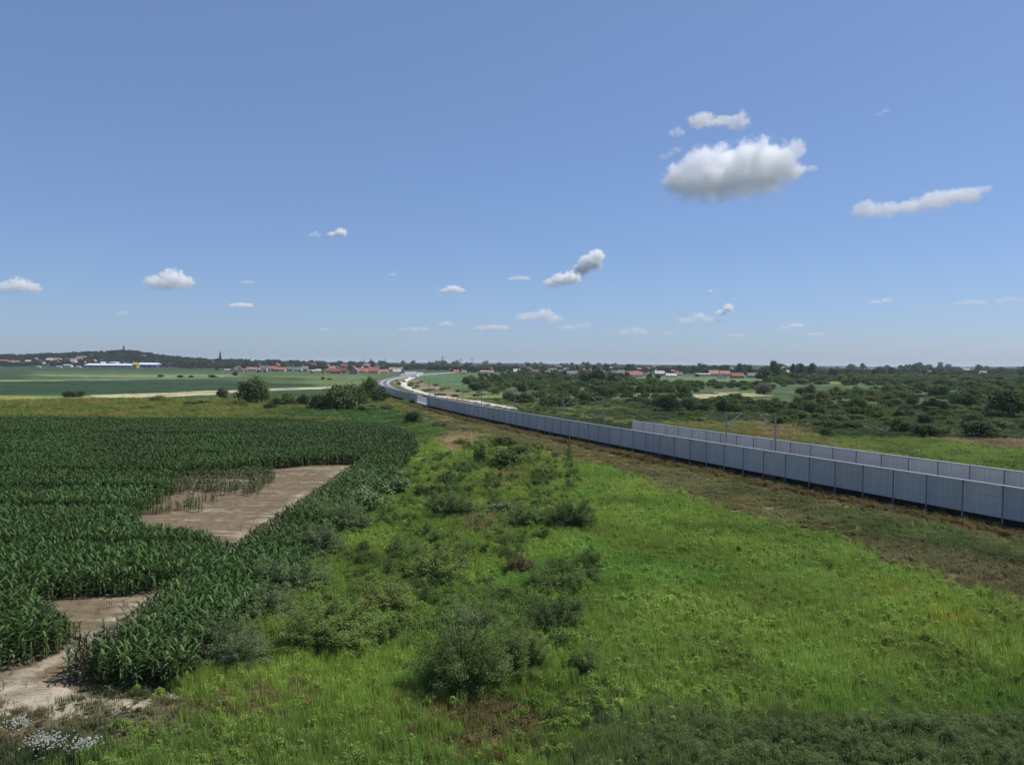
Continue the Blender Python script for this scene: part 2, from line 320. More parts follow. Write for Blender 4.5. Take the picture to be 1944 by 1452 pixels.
ZONES = [   # polygon, plants' colour, height, density, edge jitter
 (P((-900, 788), (-900, 752), (160, 752), (640, 738), (730, 752), (800, 790), (800, 800), (560, 800)), (.185, .205, .055), .9, .8, 2),
 (P((-900, 724), (-900, 750), (160, 750), (400, 741.5), (500, 737.5), (610, 733), (600, 729.5), (500, 726), (400, 720.5), (250, 720.5), (0, 724)), (.032, .062, .028), 1.5, 0, 1.5),
 (P((350, 750), (640, 736.5), (712, 738), (720, 750), (600, 752), (500, 757), (360, 761)), (.04, .07, .03), .5, .2, 3),
 (P((158, 751.5), (400, 742), (520, 737.5), (640, 733.5), (642, 736.5), (500, 743), (400, 749.5), (250, 755), (165, 755)), (.36, .32, .19), .1, 0, 1.5),
 (P((-900, 721), (0, 721.3), (250, 719), (400, 716), (400, 718), (250, 721), (0, 724.5), (-900, 725)), (.15, .20, .09), .3, 0, 4),
 (P((55, 709.5), (330, 711), (450, 710.5), (450, 715), (250, 717), (55, 713)), (.15, .19, .085), .3, 0, 6),
 (P((-900, 700), (40, 699), (62, 712), (50, 720), (-900, 720)), (.04, .07, .03), .3, 0, 6),
 (P((500, 714), (712, 712), (714, 728), (640, 734), (600, 728), (510, 722)), (.11, .145, .055), .3, 0, 6),
 (P((500, 716), (590, 717), (600, 722), (520, 724)), (.05, .09, .035), .3, 0, 6),
 (P((480, 790), (560, 776), (740, 778), (800, 800), (785, 815), (600, 794)), (.075, .14, .04), .5, .8, 1.5),
 # strip between corn and meadow, ground under the scrub
 ([(-15.2, 28), (-15, 60), (-15, 130), (-18, 150), (-5, 175), (10, 130), (8, 95), (5, 60), (2, 28)], (.220, .315, .064), .7, 1, 1),
 (P((800, 790), (900, 795), (1000, 812), (1120, 850), (1240, 905), (1085, 880), (1000, 858), (900, 838), (820, 832), (790, 812)), (.175, .165, .07), .4, .9, 2.5),
 (P((835, 835), (860, 822), (905, 823), (902, 850), (850, 860), (832, 850)), (.32, .265, .14), .5, 1, 1.5),
 (P((780, 812), (800, 800), (850, 812), (850, 830), (810, 850)), (.13, .19, .05), .5, 1, 1.5),
 (P((925, 892), (1000, 905), (1000, 928), (925, 925)), (.23, .22, .08), .6, 1, 1),
 (P((880, 980), (950, 985), (955, 1015), (890, 1020)), (.27, .24, .11), .7, 1, .6),
 # bright meadow
 (P((1085, 880), (1130, 888), (1190, 905), (1290, 945), (1400, 985), (1560, 1020), (1700, 1085), (1944, 1150), (2500, 1290), (2500, 1380), (1944, 1378), (1600, 1382), (1250, 1390), (1140, 1380), (1110, 1200), (1120, 1050), (1100, 950)), (.210, .305, .066), .7, 1, 1.4),
 (P((1450, 935), (1560, 962), (1700, 990), (1944, 1040), (1944, 1085), (1700, 1030), (1560, 1000)), (.125, .150, .055), .5, 1, 1.5),
 (P((1640, 1025), (1760, 1045), (2100, 1110), (2100, 1160), (1790, 1100), (1680, 1062)), (.19, .175, .085), .5, 1, 1),
 (P((1640, 1105), (1700, 1110), (1700, 1150), (1650, 1150)), (.24, .28, .05), .75, 1, .7),
 (P((1770, 1165), (1840, 1165), (1840, 1195), (1780, 1195)), (.24, .28, .05), .75, 1, .6),
 (P((-400, 1362), (250, 1356), (345, 1330), (420, 1330), (340, 1420), (-400, 1430)), (.15, .145, .075), .35, .8, .8),
 (P((200, 1400), (420, 1385), (720, 1385), (840, 1420), (900, 1560), (100, 1560)), (.16, .235, .055), .6, 1, .8),
 (P((390, 1315), (560, 1310), (640, 1330), (500, 1365), (390, 1350)), (.20, .17, .075), .5, 1, .7),
 (P((740, 1325), (1010, 1330), (1020, 1400), (960, 1440), (880, 1430), (760, 1360)), (.20, .175, .07), .6, 1, .8),
 (P((1130, 1400), (1400, 1378), (2500, 1372), (2500, 1700), (1050, 1700)), (.145, .185, .062), .8, 1, 1),
 # beyond the second barrier
 (P((960, 778), (1080, 785), (1190, 805), (1480, 800), (1560, 835), (1944, 842), (2500, 850), (2500, 1000), (1944, 905), (1500, 850), (1300, 815), (1190, 800)), (.21, .215, .075), .6, .9, 2),
 (P((1560, 835), (1944, 838), (2500, 842), (2500, 1000), (1944, 905), (1700, 872)), (.175, .235, .06), .7, 1, 3),
 (P((1770, 836), (2200, 838), (2200, 862), (1900, 852)), (.27, .22, .13), .6, 1, 2),
 (P((1440, 800), (1500, 812), (1520, 830), (1440, 828)), (.25, .21, .10), .6, 1, 2),
 (P((745, 722), (765, 733), (800, 751), (870, 768), (985, 782), (1000, 774), (900, 750), (830, 735), (800, 722), (775, 716)), (.17, .145, .085), .3, .3, 4),
 (P((870, 745), (960, 770), (1080, 780), (1200, 775), (1040, 765), (930, 742)), (.13, .16, .06), .5, .5, 4),
 (P((1180, 713), (1440, 718), (1440, 727), (1280, 730), (1180, 722)), (.10, .15, .065), .3, 0, 6),
 (P((800, 712), (930, 714), (960, 722), (900, 735), (830, 730), (800, 720)), (.075, .135, .055), .3, 0, 6),
 (P((1322, 752), (1368, 744), (1440, 747), (1480, 751), (1400, 757), (1340, 759)), (.42, .34, .19), .3, 0, 4),
 (P((1180, 746), (1260, 748), (1240, 754), (1190, 752)), (.21, .23, .09), .3, 0, 4),
 (P((1540, 722), (1700, 728), (1700, 732), (1540, 727)), (.15, .2, .07), .3, 0, 6),
]
def cover(X, Y):
    """land cover at world points: plants' colour, plants' height, density, bare soil 0..1"""
    n = len(X); C = np.empty((n, 3)); H = np.full(n, .45); D = np.full(n, .7); soil = np.zeros(n)
    d = np.hypot(X, Y)
    C[:] = (.068, .10, .04)
    C[(d > 1300)] = (.04, .065, .035)
    C[(d > 4200)] = (.028, .045, .03)
    ang = X / np.maximum(Y, 1) * F + 972; C[(Y > 1760) & (ang < 640) & (ang > -1500)] = (.03, .045, .025)
    o = off(X, Y); near = (Y > 12) & (Y < 1240)
    m = near & (o < -1) & (o > -26) & (Y < 330); C[m] = (.165, .165, .07); H[m] = .35; D[m] = 1
    jx = (fbm(X / 3.1, Y / 3.1, 51, 4) - .5) * 2; jy = (fbm(X / 3.1, Y / 3.1, 77, 4) - .5) * 2
    jX = (fbm(X / 22, Y / 22, 52, 3) - .5) * 2; jY = (fbm(X / 22, Y / 22, 78, 3) - .5) * 2
    for poly, c, h, dn, j in ZONES:
        k = .85 * j; big = j * sstep(80, 400, d) * 3
        m = inside(poly, X + jx * k * 2 + jX * big, Y + jy * k * 2 + jY * big)
        C[m] = c; H[m] = h; D[m] = dn
    # patchiness inside every zone
    p1 = fbm(X / 5.5, Y / 5.5, 5, 4); p2 = fbm(X / 1.7, Y / 1.7, 6, 3); p3 = fbm(X / 14, Y / 14, 8, 3)
    v = 1 + (p1 - .5) * 1.0 + (p2 - .5) * .6
    C = C * v[:, None]
    w = sstep(.52, .72, p3)[:, None] * .5; C = C * (1 - w) + C * np.array([1.12, .96, .95]) * w
    w = sstep(.55, .75, fbm(X / 7, Y / 9, 9, 3))[:, None] * .55; C = C * (1 - w) + C * np.array([.62, .9, .75]) * w
    H = H * (.7 + .7 * p1)
    far = sstep(260, 420, d)[:, None]; st = 1 + (fbm(X / 230, Y / 13, 131, 4) - .5)[:, None] * np.array([1.3, .95, 1.0]); C = C * (1 - far) + C * st * far
    # strip of rusty weeds at the foot of the barrier, then a wheel rut
    q = near & (Y < 430)
    jo = o + (p2 - .5) * 1.2
    m = q & (jo < -1.5) & (jo > -3.5); C[m] = (np.array([.18, .145, .065]) * (.6 + .9 * p2[m])[:, None]); H[m] = .75; D[m] = 1.6
    m = q & (jo <= .3) & (jo > -1.5); C[m] = (.06, .06, .03); H[m] = .25; D[m] = .5  # barrier's shadow put into the ground and plant colour, darker up to its foot
    m = q & (jo < -3.5) & (jo > -3.95); C[m] = (.27, .20, .12); H[m] = .12; D[m] = .3; soil[m] = .8
    m = near & (o > 0) & (o < 11); C[m] = (.2, .19, .17); D[m] = 0; H[m] = 0
    # corn field and its bare patches
    ci = inside(CORN, X + jx * .25, Y + jy * .25)
    C[ci] = (.10, .085, .055); D[ci] = 0; soil[ci] = .6
    for poly in (SOIL_A, SOIL_B, SOIL_C, SOIL_D, SOIL_E):
        m = inside(poly, X + jx * .5, Y + jy * .5)
        C[m] = (.152, .116, .073); D[m] = 0; soil[m] = 1
    # pale dried crust: at the low spots by the patch edges
    crust = np.zeros(n)
    for poly in (SOIL_C, SOIL_D, SOIL_E): crust[inside(poly, X + jx * .5, Y + jy * .5)] = 1.0
    inA = inside(SOIL_A, X, Y) | inside(SOIL_B, X, Y)
    st = sstep(.56, .66, fbm(X / 6, Y / .7, 91, 3)); ed = 1 - sstep(.3, 2.2, np.abs(X + 22.5 + jx * .8))
    crust = np.maximum(crust, inA * np.clip(st * .45 + ed * .8 * sstep(.4, .6, fbm(X / 2, Y / 2, 92, 3)), 0, 1))
    pc = np.array([.34, .295, .215]) * (.8 + .4 * p2)[:, None]
    w = (crust * sstep(.25, .5, fbm(X / 1.3, Y / .8, 93, 3)))[:, None] * (soil > .9)[:, None]
    C = C * (1 - w) + pc * w
    return C, H, D, soil

def polar_ground():
    r = np.concatenate([[0], np.geomspace(4, 20, 14), np.geomspace(20.4, 420, 520), np.geomspace(424, 2600, 330), np.geomspace(2640, 30000, 90)])
    a = np.concatenate([np.radians(np.linspace(-180, -44, 60)), np.radians(np.linspace(-43.8, 43.8, 640)), np.radians(np.linspace(44, 180, 60))])
    A, Rr = np.meshgrid(a, r); X = (Rr * np.sin(A)).ravel(); Y = (Rr * np.cos(A)).ravel()
    na = len(a); nr = len(r)
    i, j = np.meshgrid(np.arange(nr - 1), np.arange(na - 1), indexing='ij'); q = (i * na + j).ravel()
    Fc = np.c_[q, q + 1, q + na + 1, q + na][:, ::-1]
    C, H, D, soil = cover(X, Y); Z = terrain(X, Y)
    # soft relief of sward in the middle distance, where no separate tufts stand
    d = np.hypot(X, Y); Z = Z + (fbm(X / 2.5, Y / 2.5, 61, 3) - .4) * .5 * sstep(120, 200, d) * (1 - sstep(420, 600, d)) * (D > 0)
    sc = np.where((D > 0)[:, None], .75, 1)
    near = (d < 300) & (D > .5) & (soil < .5)
    C = np.where(near[:, None], C * np.array([.85, .72, .8]), C)
    m = mesh('ground', np.c_[X, Y, Z], Fc, smooth=True); vcol(m, C)
    a2 = m.attributes.new('soil', 'FLOAT', 'POINT'); a2.data.foreach_set('value', soil.astype(np.float32))
    return m
gm = bpy.data.materials.new('ground_cover'); gm.use_nodes = True
def _ground_mat():
    nt = gm.node_tree; N = nt.nodes; L = nt.links; p = N['Principled BSDF']; p.inputs['Roughness'].default_value = .95; p.inputs['Specular IOR Level'].default_value = .1
    a = N.new('ShaderNodeAttribute'); a.attribute_name = 'col'; s = N.new('ShaderNodeAttribute'); s.attribute_name = 'soil'
    tc = N.new('ShaderNodeTexCoord'); cur = a.outputs['Color']
    def nz(scale, lo, hi, cur, st=(1, 1, 1)):
        mp = N.new('ShaderNodeMapping'); mp.inputs['Scale'].default_value = st; L.new(tc.outputs['Object'], mp.inputs[0])
        t = N.new('ShaderNodeTexNoise'); t.inputs['Scale'].default_value = scale; t.inputs['Detail'].default_value = 7; t.inputs['Roughness'].default_value = .7
        L.new(mp.outputs[0], t.inputs['Vector'])
        r = N.new('ShaderNodeMapRange'); r.inputs[1].default_value = .32; r.inputs[2].default_value = .68; r.inputs[3].default_value = lo; r.inputs[4].default_value = hi
        L.new(t.outputs[0], r.inputs[0]); q = N.new('ShaderNodeVectorMath'); q.operation = 'SCALE'; L.new(cur, q.inputs[0]); L.new(r.outputs[0], q.inputs[3]); return q.outputs[0], t
    cur, t1 = nz(1.1, .72, 1.28, cur); cur, t2 = nz(.05, .85, 1.15, cur); cur, t3 = nz(3.0, .85, 1.15, cur, (.15, 1.6, 1))
    # cracks in the dried mud
    v = N.new('ShaderNodeTexVoronoi'); v.feature = 'DISTANCE_TO_EDGE'; v.inputs['Scale'].default_value = 2.6; L.new(tc.outputs['Object'], v.inputs['Vector'])
    r = N.new('ShaderNodeMapRange'); r.inputs[1].default_value = .0; r.inputs[2].default_value = .05; r.inputs[3].default_value = .55; r.inputs[4].default_value = 1; L.new(v.outputs[0], r.inputs[0])
    mx = N.new('ShaderNodeMix'); mx.inputs[2].default_value = 1; L.new(s.outputs['Fac'], mx.inputs[0]); L.new(r.outputs[0], mx.inputs[3])
    q = N.new('ShaderNodeVectorMath'); q.operation = 'SCALE'; L.new(cur, q.inputs[0]); L.new(mx.outputs[0], q.inputs[3]); L.new(q.outputs[0], p.inputs['Base Color'])
    b = N.new('ShaderNodeBump'); b.inputs['Distance'].default_value = .12; L.new(t1.outputs[0], b.inputs['Height']); L.new(b.outputs[0], p.inputs['Normal'])
_ground_mat(); GM = polar_ground(); GM.materials.append(gm)
tag(obj('ground', GM), kind='structure')

# ---------------------------------------------------------------- railway bed, tracks, gravel road, second-storey things of the line
def ribbon(ys, o0, o1, z):
    V = []; Fc = []
    for y in ys:
        a, b = cpt(y, o0), cpt(y, o1); V += [(a.x, a.y, z), (b.x, b.y, z)]
    for k in range(len(ys) - 1): Fc.append((2 * k, 2 * k + 1, 2 * k + 3, 2 * k + 2))
    return V, Fc
ballast = mat('ballast', (.30, .30, .31), noise=(3, .3), bump=.05, bscale=12)
steel = mat('rail_steel', (.34, .30, .28), rough=.45, spec=.5, metal=.5, noise=(2, .15))
sleeperm = mat('concrete_sleeper', (.42, .42, .41), noise=(4, .15))
YS = list(np.geomspace(22, 1200, 260))
V = []; Fc = []
prof = [(.6, 1.02), (1.2, 1.05), (1.9, 1.5), (9.1, 1.5), (9.8, 1.05), (10.4, 1.02)]
for y in YS:
    for (oo, zz) in prof: p = cpt(y, oo); V.append((p.x, p.y, zz))
for k in range(len(YS) - 1):
    for j in range(5): Fc.append((6 * k + j, 6 * k + j + 1, 6 * k + 7 + j, 6 * k + 6 + j))
tag(obj('railway_bed', mesh('railway_bed', V, Fc, (ballast,))), kind='structure')
for track, (c0, lab) in enumerate(((3.5, 'railway track nearest the long grey barrier'), (7.5, 'railway track nearest the white gravel road'))):
    t = empty('railway_track', (0, 0, 0), 0, lab, 'railway track', 'two parallel railway tracks')
    for s in (-.75, .75):
        V = []; Fc = []
        for y in YS:
            a, b = cpt(y, c0 + s - .04), cpt(y, c0 + s + .04)
            V += [(a.x, a.y, 1.6), (a.x, a.y, 1.76), (b.x, b.y, 1.76), (b.x, b.y, 1.6)]
        for k in range(len(YS) - 1):
            for j in range(3): Fc.append((4 * k + j, 4 * k + j + 1, 4 * k + 5 + j, 4 * k + 4 + j))
        obj('rail', mesh('rail', V, Fc, (steel,)), t)
    mb = MB(); y = 40.0
    while y < 1000:
        a, b = cpt(y, c0 - 1.25), cpt(y, c0 + 1.25); d = (b - a).normalized(); n = Vector((-d.y, d.x, 0)) * .13
        V = [a - n, b - n, b + n, a + n]; mb.add([(v.x, v.y, z) for z in (1.51, 1.6) for v in V], [(4, 5, 6, 7), (0, 1, 5, 4), (1, 2, 6, 5), (2, 3, 7, 6), (3, 0, 4, 7)])
        y += .6 if y < 400 else 1.2
    s = mb.obj('sleepers', sleeperm, t); tag(s, kind='stuff')
RP = [(985, 778), (950, 771), (900, 762), (850, 754.5), (812, 748.5), (790, 742), (775, 736), (766, 729.5), (768, 724), (783, 717.5), (800, 713), (822, 709.5)]
rp = [gp(*p) for p in RP]
def smooth(pts, n=8):
    out = []
    for i in range(len(pts) - 1):
        a, b, c, d = pts[max(i - 1, 0)], pts[i], pts[i + 1], pts[min(i + 2, len(pts) - 1)]
        for k in range(n):
            t = k / n; out.append(.5 * ((2 * b) + (c - a) * t + (2 * a - 5 * b + 4 * c - d) * t * t + (3 * b - a - 3 * c + d) * t ** 3))
    return out + [pts[-1]]
rs = smooth(rp); V = []; Fc = []
for i, p in enumerate(rs):
    d = (rs[min(i + 1, len(rs) - 1)] - rs[max(i - 1, 0)]); d.z = 0; d.normalize(); n = Vector((d.y, -d.x, 0))
    w = (2.1 if p.y < 420 else 2.5) + .5 * math.sin(i * 1.7)
    for s in (-w, -w * .3, w * .3, w):
        q = p + n * s; V.append((q.x, q.y, max(tz(q.x, q.y), 0) + .25 - (.22 if abs(s) == w else 0)))
for i in range(len(rs) - 1):
    for j in range(3): Fc.append((4 * i + j, 4 * i + j + 1, 4 * i + 5 + j, 4 * i + 4 + j))
tag(obj('gravel_road', mesh('gravel_road', V, Fc, (mat('white_gravel', (.52, .49, .44), noise=(.8, .2), bump=.05, bscale=6),))), kind='structure')

# ---------------------------------------------------------------- noise barriers
panelm = mat('barrier_panel', (.47, .455, .435), rough=.7, spec=.25, noise=(1.2, .05), rand=.07)
def _panel_grain():
    nt = panelm.node_tree; N = nt.nodes; L = nt.links; tc = N.new('ShaderNodeTexCoord'); w = N.new('ShaderNodeTexWave'); w.bands_direction = 'Z'; w.inputs['Scale'].default_value = 3.0
    L.new(tc.outputs['Object'], w.inputs[0]); b = N.new('ShaderNodeBump'); b.inputs['Distance'].default_value = .02; b.inputs['Strength'].default_value = .25; L.new(w.outputs[0], b.inputs['Height'])
    L.new(b.outputs[0], N['Principled BSDF'].inputs['Normal'])
    # rain streaks and a dusty lower edge
    p = N['Principled BSDF']; src = p.inputs['Base Color'].links[0].from_socket
    mp = N.new('ShaderNodeMapping'); mp.inputs['Scale'].default_value = (2.2, 2.2, .12); L.new(tc.outputs['Object'], mp.inputs[0]); t = N.new('ShaderNodeTexNoise'); t.inputs['Scale'].default_value = 2; t.inputs['Detail'].default_value = 5; L.new(mp.outputs[0], t.inputs[0])
    r = N.new('ShaderNodeMapRange'); r.inputs[1].default_value = .35; r.inputs[2].default_value = .7; r.inputs[3].default_value = 1.05; r.inputs[4].default_value = .86; L.new(t.outputs[0], r.inputs[0])
    q = N.new('ShaderNodeVectorMath'); q.operation = 'SCALE'; L.new(src, q.inputs[0]); L.new(r.outputs[0], q.inputs[3]); L.new(q.outputs[0], p.inputs['Base Color'])
_panel_grain()
postm = mat('barrier_post', (.20, .21, .22), rough=.5, spec=.4)
capm = mat('barrier_cap', (.42, .45, .49), rough=.5, spec=.4)
plinthm = mat('barrier_plinth', (.022, .02, .018), spec=.0, rough=1, noise=(2, .3))
def arc_steps(y0, y1, step, o):
    ys = [y0]; y = y0
    while y < y1:
        s = float(walldx(y)); y += step / math.sqrt(1 + s * s); ys.append(y)
    return ys
def barrier(y0, y1, o, label, pl):
    p0 = cpt(y0, o); t = empty('noise_barrier', (p0.x, p0.y, 1.0), 0, label, 'noise barrier', 'grey noise barriers along the railway')
    ys = arc_steps(y0, y1, 4.0, o); pts = [cpt(y, o) for y in ys]; base = Vector((p0.x, p0.y, 0))
    pts = [p - base for p in pts]
    capb, plb = MB(), MB()
    for k, p in enumerate(pts):
        d = (pts[min(k + 1, len(pts) - 1)] - pts[max(k - 1, 0)]).normalized(); n = Vector((d.y, -d.x, 0))
        mb = MB(); a, b = d * .06, n * .09                       # an H-section post
        for (e0, e1, f0, f1) in ((-1, 1, -1, -.8), (-1, 1, .8, 1), (-.1, .1, -.8, .8)):
            q = [a * e0 + b * f0, a * e1 + b * f0, a * e1 + b * f1, a * e0 + b * f1]
            mb.add([(v.x, v.y, z) for z in (-1.3, 2.99) for v in q], [(3, 2, 1, 0), (4, 5, 6, 7), (0, 1, 5, 4), (1, 2, 6, 5), (2, 3, 7, 6), (3, 0, 4, 7)])
        obj('post', mb.mesh('post', postm), t, p)
        if k == len(pts) - 1: break
        q1 = pts[k + 1]; d = (q1 - p); Ls = d.length; d.normalize(); n = Vector((d.y, -d.x, 0))
        def slab(B, u0, u1, w, z0, z1, org=Vector((0, 0, 0))):
            q = [d * u0 - n * w, d * u1 - n * w, d * u1 + n * w, d * u0 + n * w]
            B.add([(v.x + org.x, v.y + org.y, z) for z in (z0, z1) for v in q], [(3, 2, 1, 0), (4, 5, 6, 7), (0, 1, 5, 4), (1, 2, 6, 5), (2, 3, 7, 6), (3, 0, 4, 7)])
        mb = MB()
        for z0 in np.arange(0.02, 2.9, .97): slab(mb, .10, Ls - .10, .055, z0, z0 + .955)
        obj('panel', mb.mesh('panel', panelm), t, p)
        slab(capb, .0, Ls, .14, 2.995, 3.08, p)
        slab(plb, .1, Ls - .1, .04, -1.3, .015, p)
    capb.obj('cap_rail', capm, t); plb.obj('plinth', plinthm, t)
    return t
barrier(44, 262, 0, 'long grey panelled barrier crossing the view in front of the railway, right of the underpass', 1)
barrier(280, 462, 0, 'farther grey barrier curving away to the left beyond the underpass', 1)
barrier(40, 149, 11.4, 'second grey barrier on the far side of the tracks, ending above the thicket', 1)
# the underpass in the gap
u0, u1 = cpt(262.6, 0), cpt(279.4, 0); ud = (u1 - u0); uL = ud.length; ud.normalize(); un = Vector((ud.y, -ud.x, 0))
t = empty('railway_underpass', (u0.x, u0.y, 0), math.atan2(ud.y, ud.x), 'small white concrete underpass with railings in the gap between barriers', 'underpass')
conc = mat('pale_concrete', (.50, .50, .48), noise=(1, .15)); galv = mat('galvanised_rail', (.50, .52, .55), rough=.45, metal=.3)
dark = mat('shaded_passage', (.12, .12, .12))  # dark colour of slabs standing in for the shade under the deck
b = MB(); b.box(0, uL, -.45, .25, .55, 1.25); b.obj('deck_beam', conc, t)
b = MB(); b.box(-.8, 0, -.5, .6, -1.2, 1.3); b.obj('abutment', conc, t)
b = MB(); b.box(uL, uL + .8, -.5, .6, -1.2, 1.3); b.obj('abutment', conc, t)
b = MB(); b.box(.01, uL - .01, -1.0, -.46, -1.0, -.2); b.box(.01, uL - .01, -1.4, -1.2, -1.0, .54); b.obj('passage_shade', dark, t)
for zz in (1.75, 2.3, 2.85): b = MB(); b.box(0, uL, .05, .17, zz, zz + .14); b.obj('railing', galv, t)
for k in range(7): b = MB(); x = .2 + k * (uL - .5) / 6; b.box(x, x + .1, -.07, .045, 1.255, 3.0); b.obj('railing_post', galv, t)
# white barrier sections far along the curve
whitep = mat('white_panel', (.82, .83, .82), rough=.5)
for (px, py, wpx, hpx, lab) in ((779, 713.0, 19, 7.5, 'white panelled wall section beside the far curve, largest of three'), (797, 714.0, 12, 7, 'white panelled wall section standing right of the largest one'),
                                (764, 714.5, 6, 4.5, 'short low white wall section left of the largest one')):
    p = gp(px, py, 0); D = p.y; w = wpx / F * D; h = hpx / F * D
    w /= math.cos(.8); t = empty('white_wall_section', (p.x, p.y, 0), .8, lab, 'wall', 'white wall sections beside the far curve')
    n = max(2, int(w / 2.5))
    for k in range(n): b = MB(); b.box(-w / 2 + k * w / n + .12, -w / 2 + (k + 1) * w / n - .12, -.1, .1, .3, h); b.obj('panel', whitep, t)
    for k in range(n + 1): b = MB(); x = -w / 2 + k * w / n; b.box(x - .11, x + .11, -.16, .16, -.5, h + .15); b.obj('post', capm, t)
# overhead line masts
mastm = mat('galvanised_mast', (.27, .28, .28), rough=.5, metal=.4, spec=.5)
def mast(px, D, h, side, label):
    d = ray(px, horizon(px)); d = d / d.y; x, y = d.x * D, D
    s = float(walldx(y)); ang = math.atan2(1, s); across = ang - math.pi / 2
    t = empty('catenary_mast', (x, y, 1.0), across, label, 'catenary mast', 'overhead line masts beside the tracks')
    b = MB(); w = .055
    for sx in (-1, 1): b.box(sx * w - .035, sx * w + .035, -.07, .07, .35, h)
    for k in range(int(h / .75)): z = .6 + k * .75; b.box(-w + .035, w - .035, -.05, .05, z, z + .07)
    b.obj('post', mastm, t)
    b = MB(); b.box(-.45, .45, -.45, .45, -.2, .35); b.obj('footing', conc, t)
    k = side
    b = MB(); b.tube([(k * .1, 0, h - .25), (k * 2.9, 0, h - .15)], .03); b.obj('stay_tube', mastm, t)
    b = MB(); b.tube([(k * .1, 0, h - 2.0), (k * 2.9, 0, h - .22)], .045); b.obj('bracket_tube', mastm, t)
    b = MB(); b.tube([(k * .9, 0, h - 1.6), (k * 3.3, 0, h - 1.5)], .035); b.obj('registration_arm', mastm, t)
    for z in (h - .25, h - 2.0): b = MB(); b.tube([(k * .12, 0, z), (k * .3, 0, z + .02), (k * .5, 0, z + .08)], [.09, .12, .08]); b.obj('insulator', mat('brown_insulator', (.2, .1, .07), rough=.3), t)
mast(1380, 118, 7.05, 1, 'mast nearest the camera on the left track side, arm rising right')
mast(1474, 116, 7.05, -1, 'mast nearest the camera on the right side, arm pointing left')
mast(1070, 171, 7.05, 1, 'second left-hand mast along the line, right of the gravel road end')
mast(1147, 173, 7.05, -1, 'second right-hand mast along the line, in front of the thicket')
mast(914.6, 225, 7.0, 1, 'third left-hand mast along the line, beside the white gravel road')
mast(978, 222, 7.0, -1, 'third right-hand mast along the line, by the end of the white gravel')
mast(879, 287, 6.4, -1, 'lone bare mast standing before the curving white road')
mast(825.7, 285, 6.0, 1, 'short far mast right of the farthest mast')
mast(815, 345, 6.4, -1, 'farthest mast, just beyond the underpass')
# ---------------------------------------------------------------- foliage building
PROTOS = {}
def leafcloud(seed, blobs, n, s, aspect=1.6, shell=.55, up=.25, colvar=.22, tone=None):
    """leaf-sized diamonds through the volume of several lobes; returns V, F, colour factor"""
    g = np.random.default_rng(seed); B = np.array([b[:6] for b in blobs], float)
    w = (B[:, 3] * B[:, 4] + B[:, 4] * B[:, 5]); w /= w.sum(); k = g.choice(len(B), n, p=w)
    v = g.normal(size=(n, 3)); v /= np.linalg.norm(v, axis=1)[:, None]; v[:, 2] = np.where(v[:, 2] < -.55, -v[:, 2] * .8, v[:, 2])
    r = shell + (1.06 - shell) * g.random(n) ** .6
    # ragged surface: each lobe bulges and hollows
    bul = 1 + .22 * np.sin(v[:, 0] * 5.1 + k * 2.1) * np.sin(v[:, 1] * 4.3 + k) + .16 * np.sin(v[:, 2] * 7.7 + v[:, 0] * 6 + k * 1.3)
    c = B[k, :3] + v * B[k, 3:6] * (r * bul)[:, None]
    c = c[c[:, 2] > .0]; n = len(c); v = v[:n]; k = k[:n]
    nrm = v * .7 + g.normal(size=(n, 3)) * .6 + np.array([0, 0, up]); nrm /= np.linalg.norm(nrm, axis=1)[:, None]
    t = np.cross(nrm, g.normal(size=(n, 3))); t /= np.linalg.norm(t, axis=1)[:, None]; q = np.cross(nrm, t)
    sz = s * (.6 + .8 * g.random(n))[:, None]; a = t * sz * aspect / 2; b = q * sz / 2
    V = np.stack([c - a, c - b, c + a, c + b], 1).reshape(-1, 3); Fc = np.arange(n * 4).reshape(-1, 4)
    cf = (1 + (g.random(n) - .5) * 2 * colvar)[:, None] * np.ones(3); lob = g.random((len(B), 3)) * .22 + .89; cf = cf * lob[k]
    cf[:, 0] *= 1 + (g.random(n) - .5) * .25
    return V, Fc, np.repeat(cf, 4, 0)
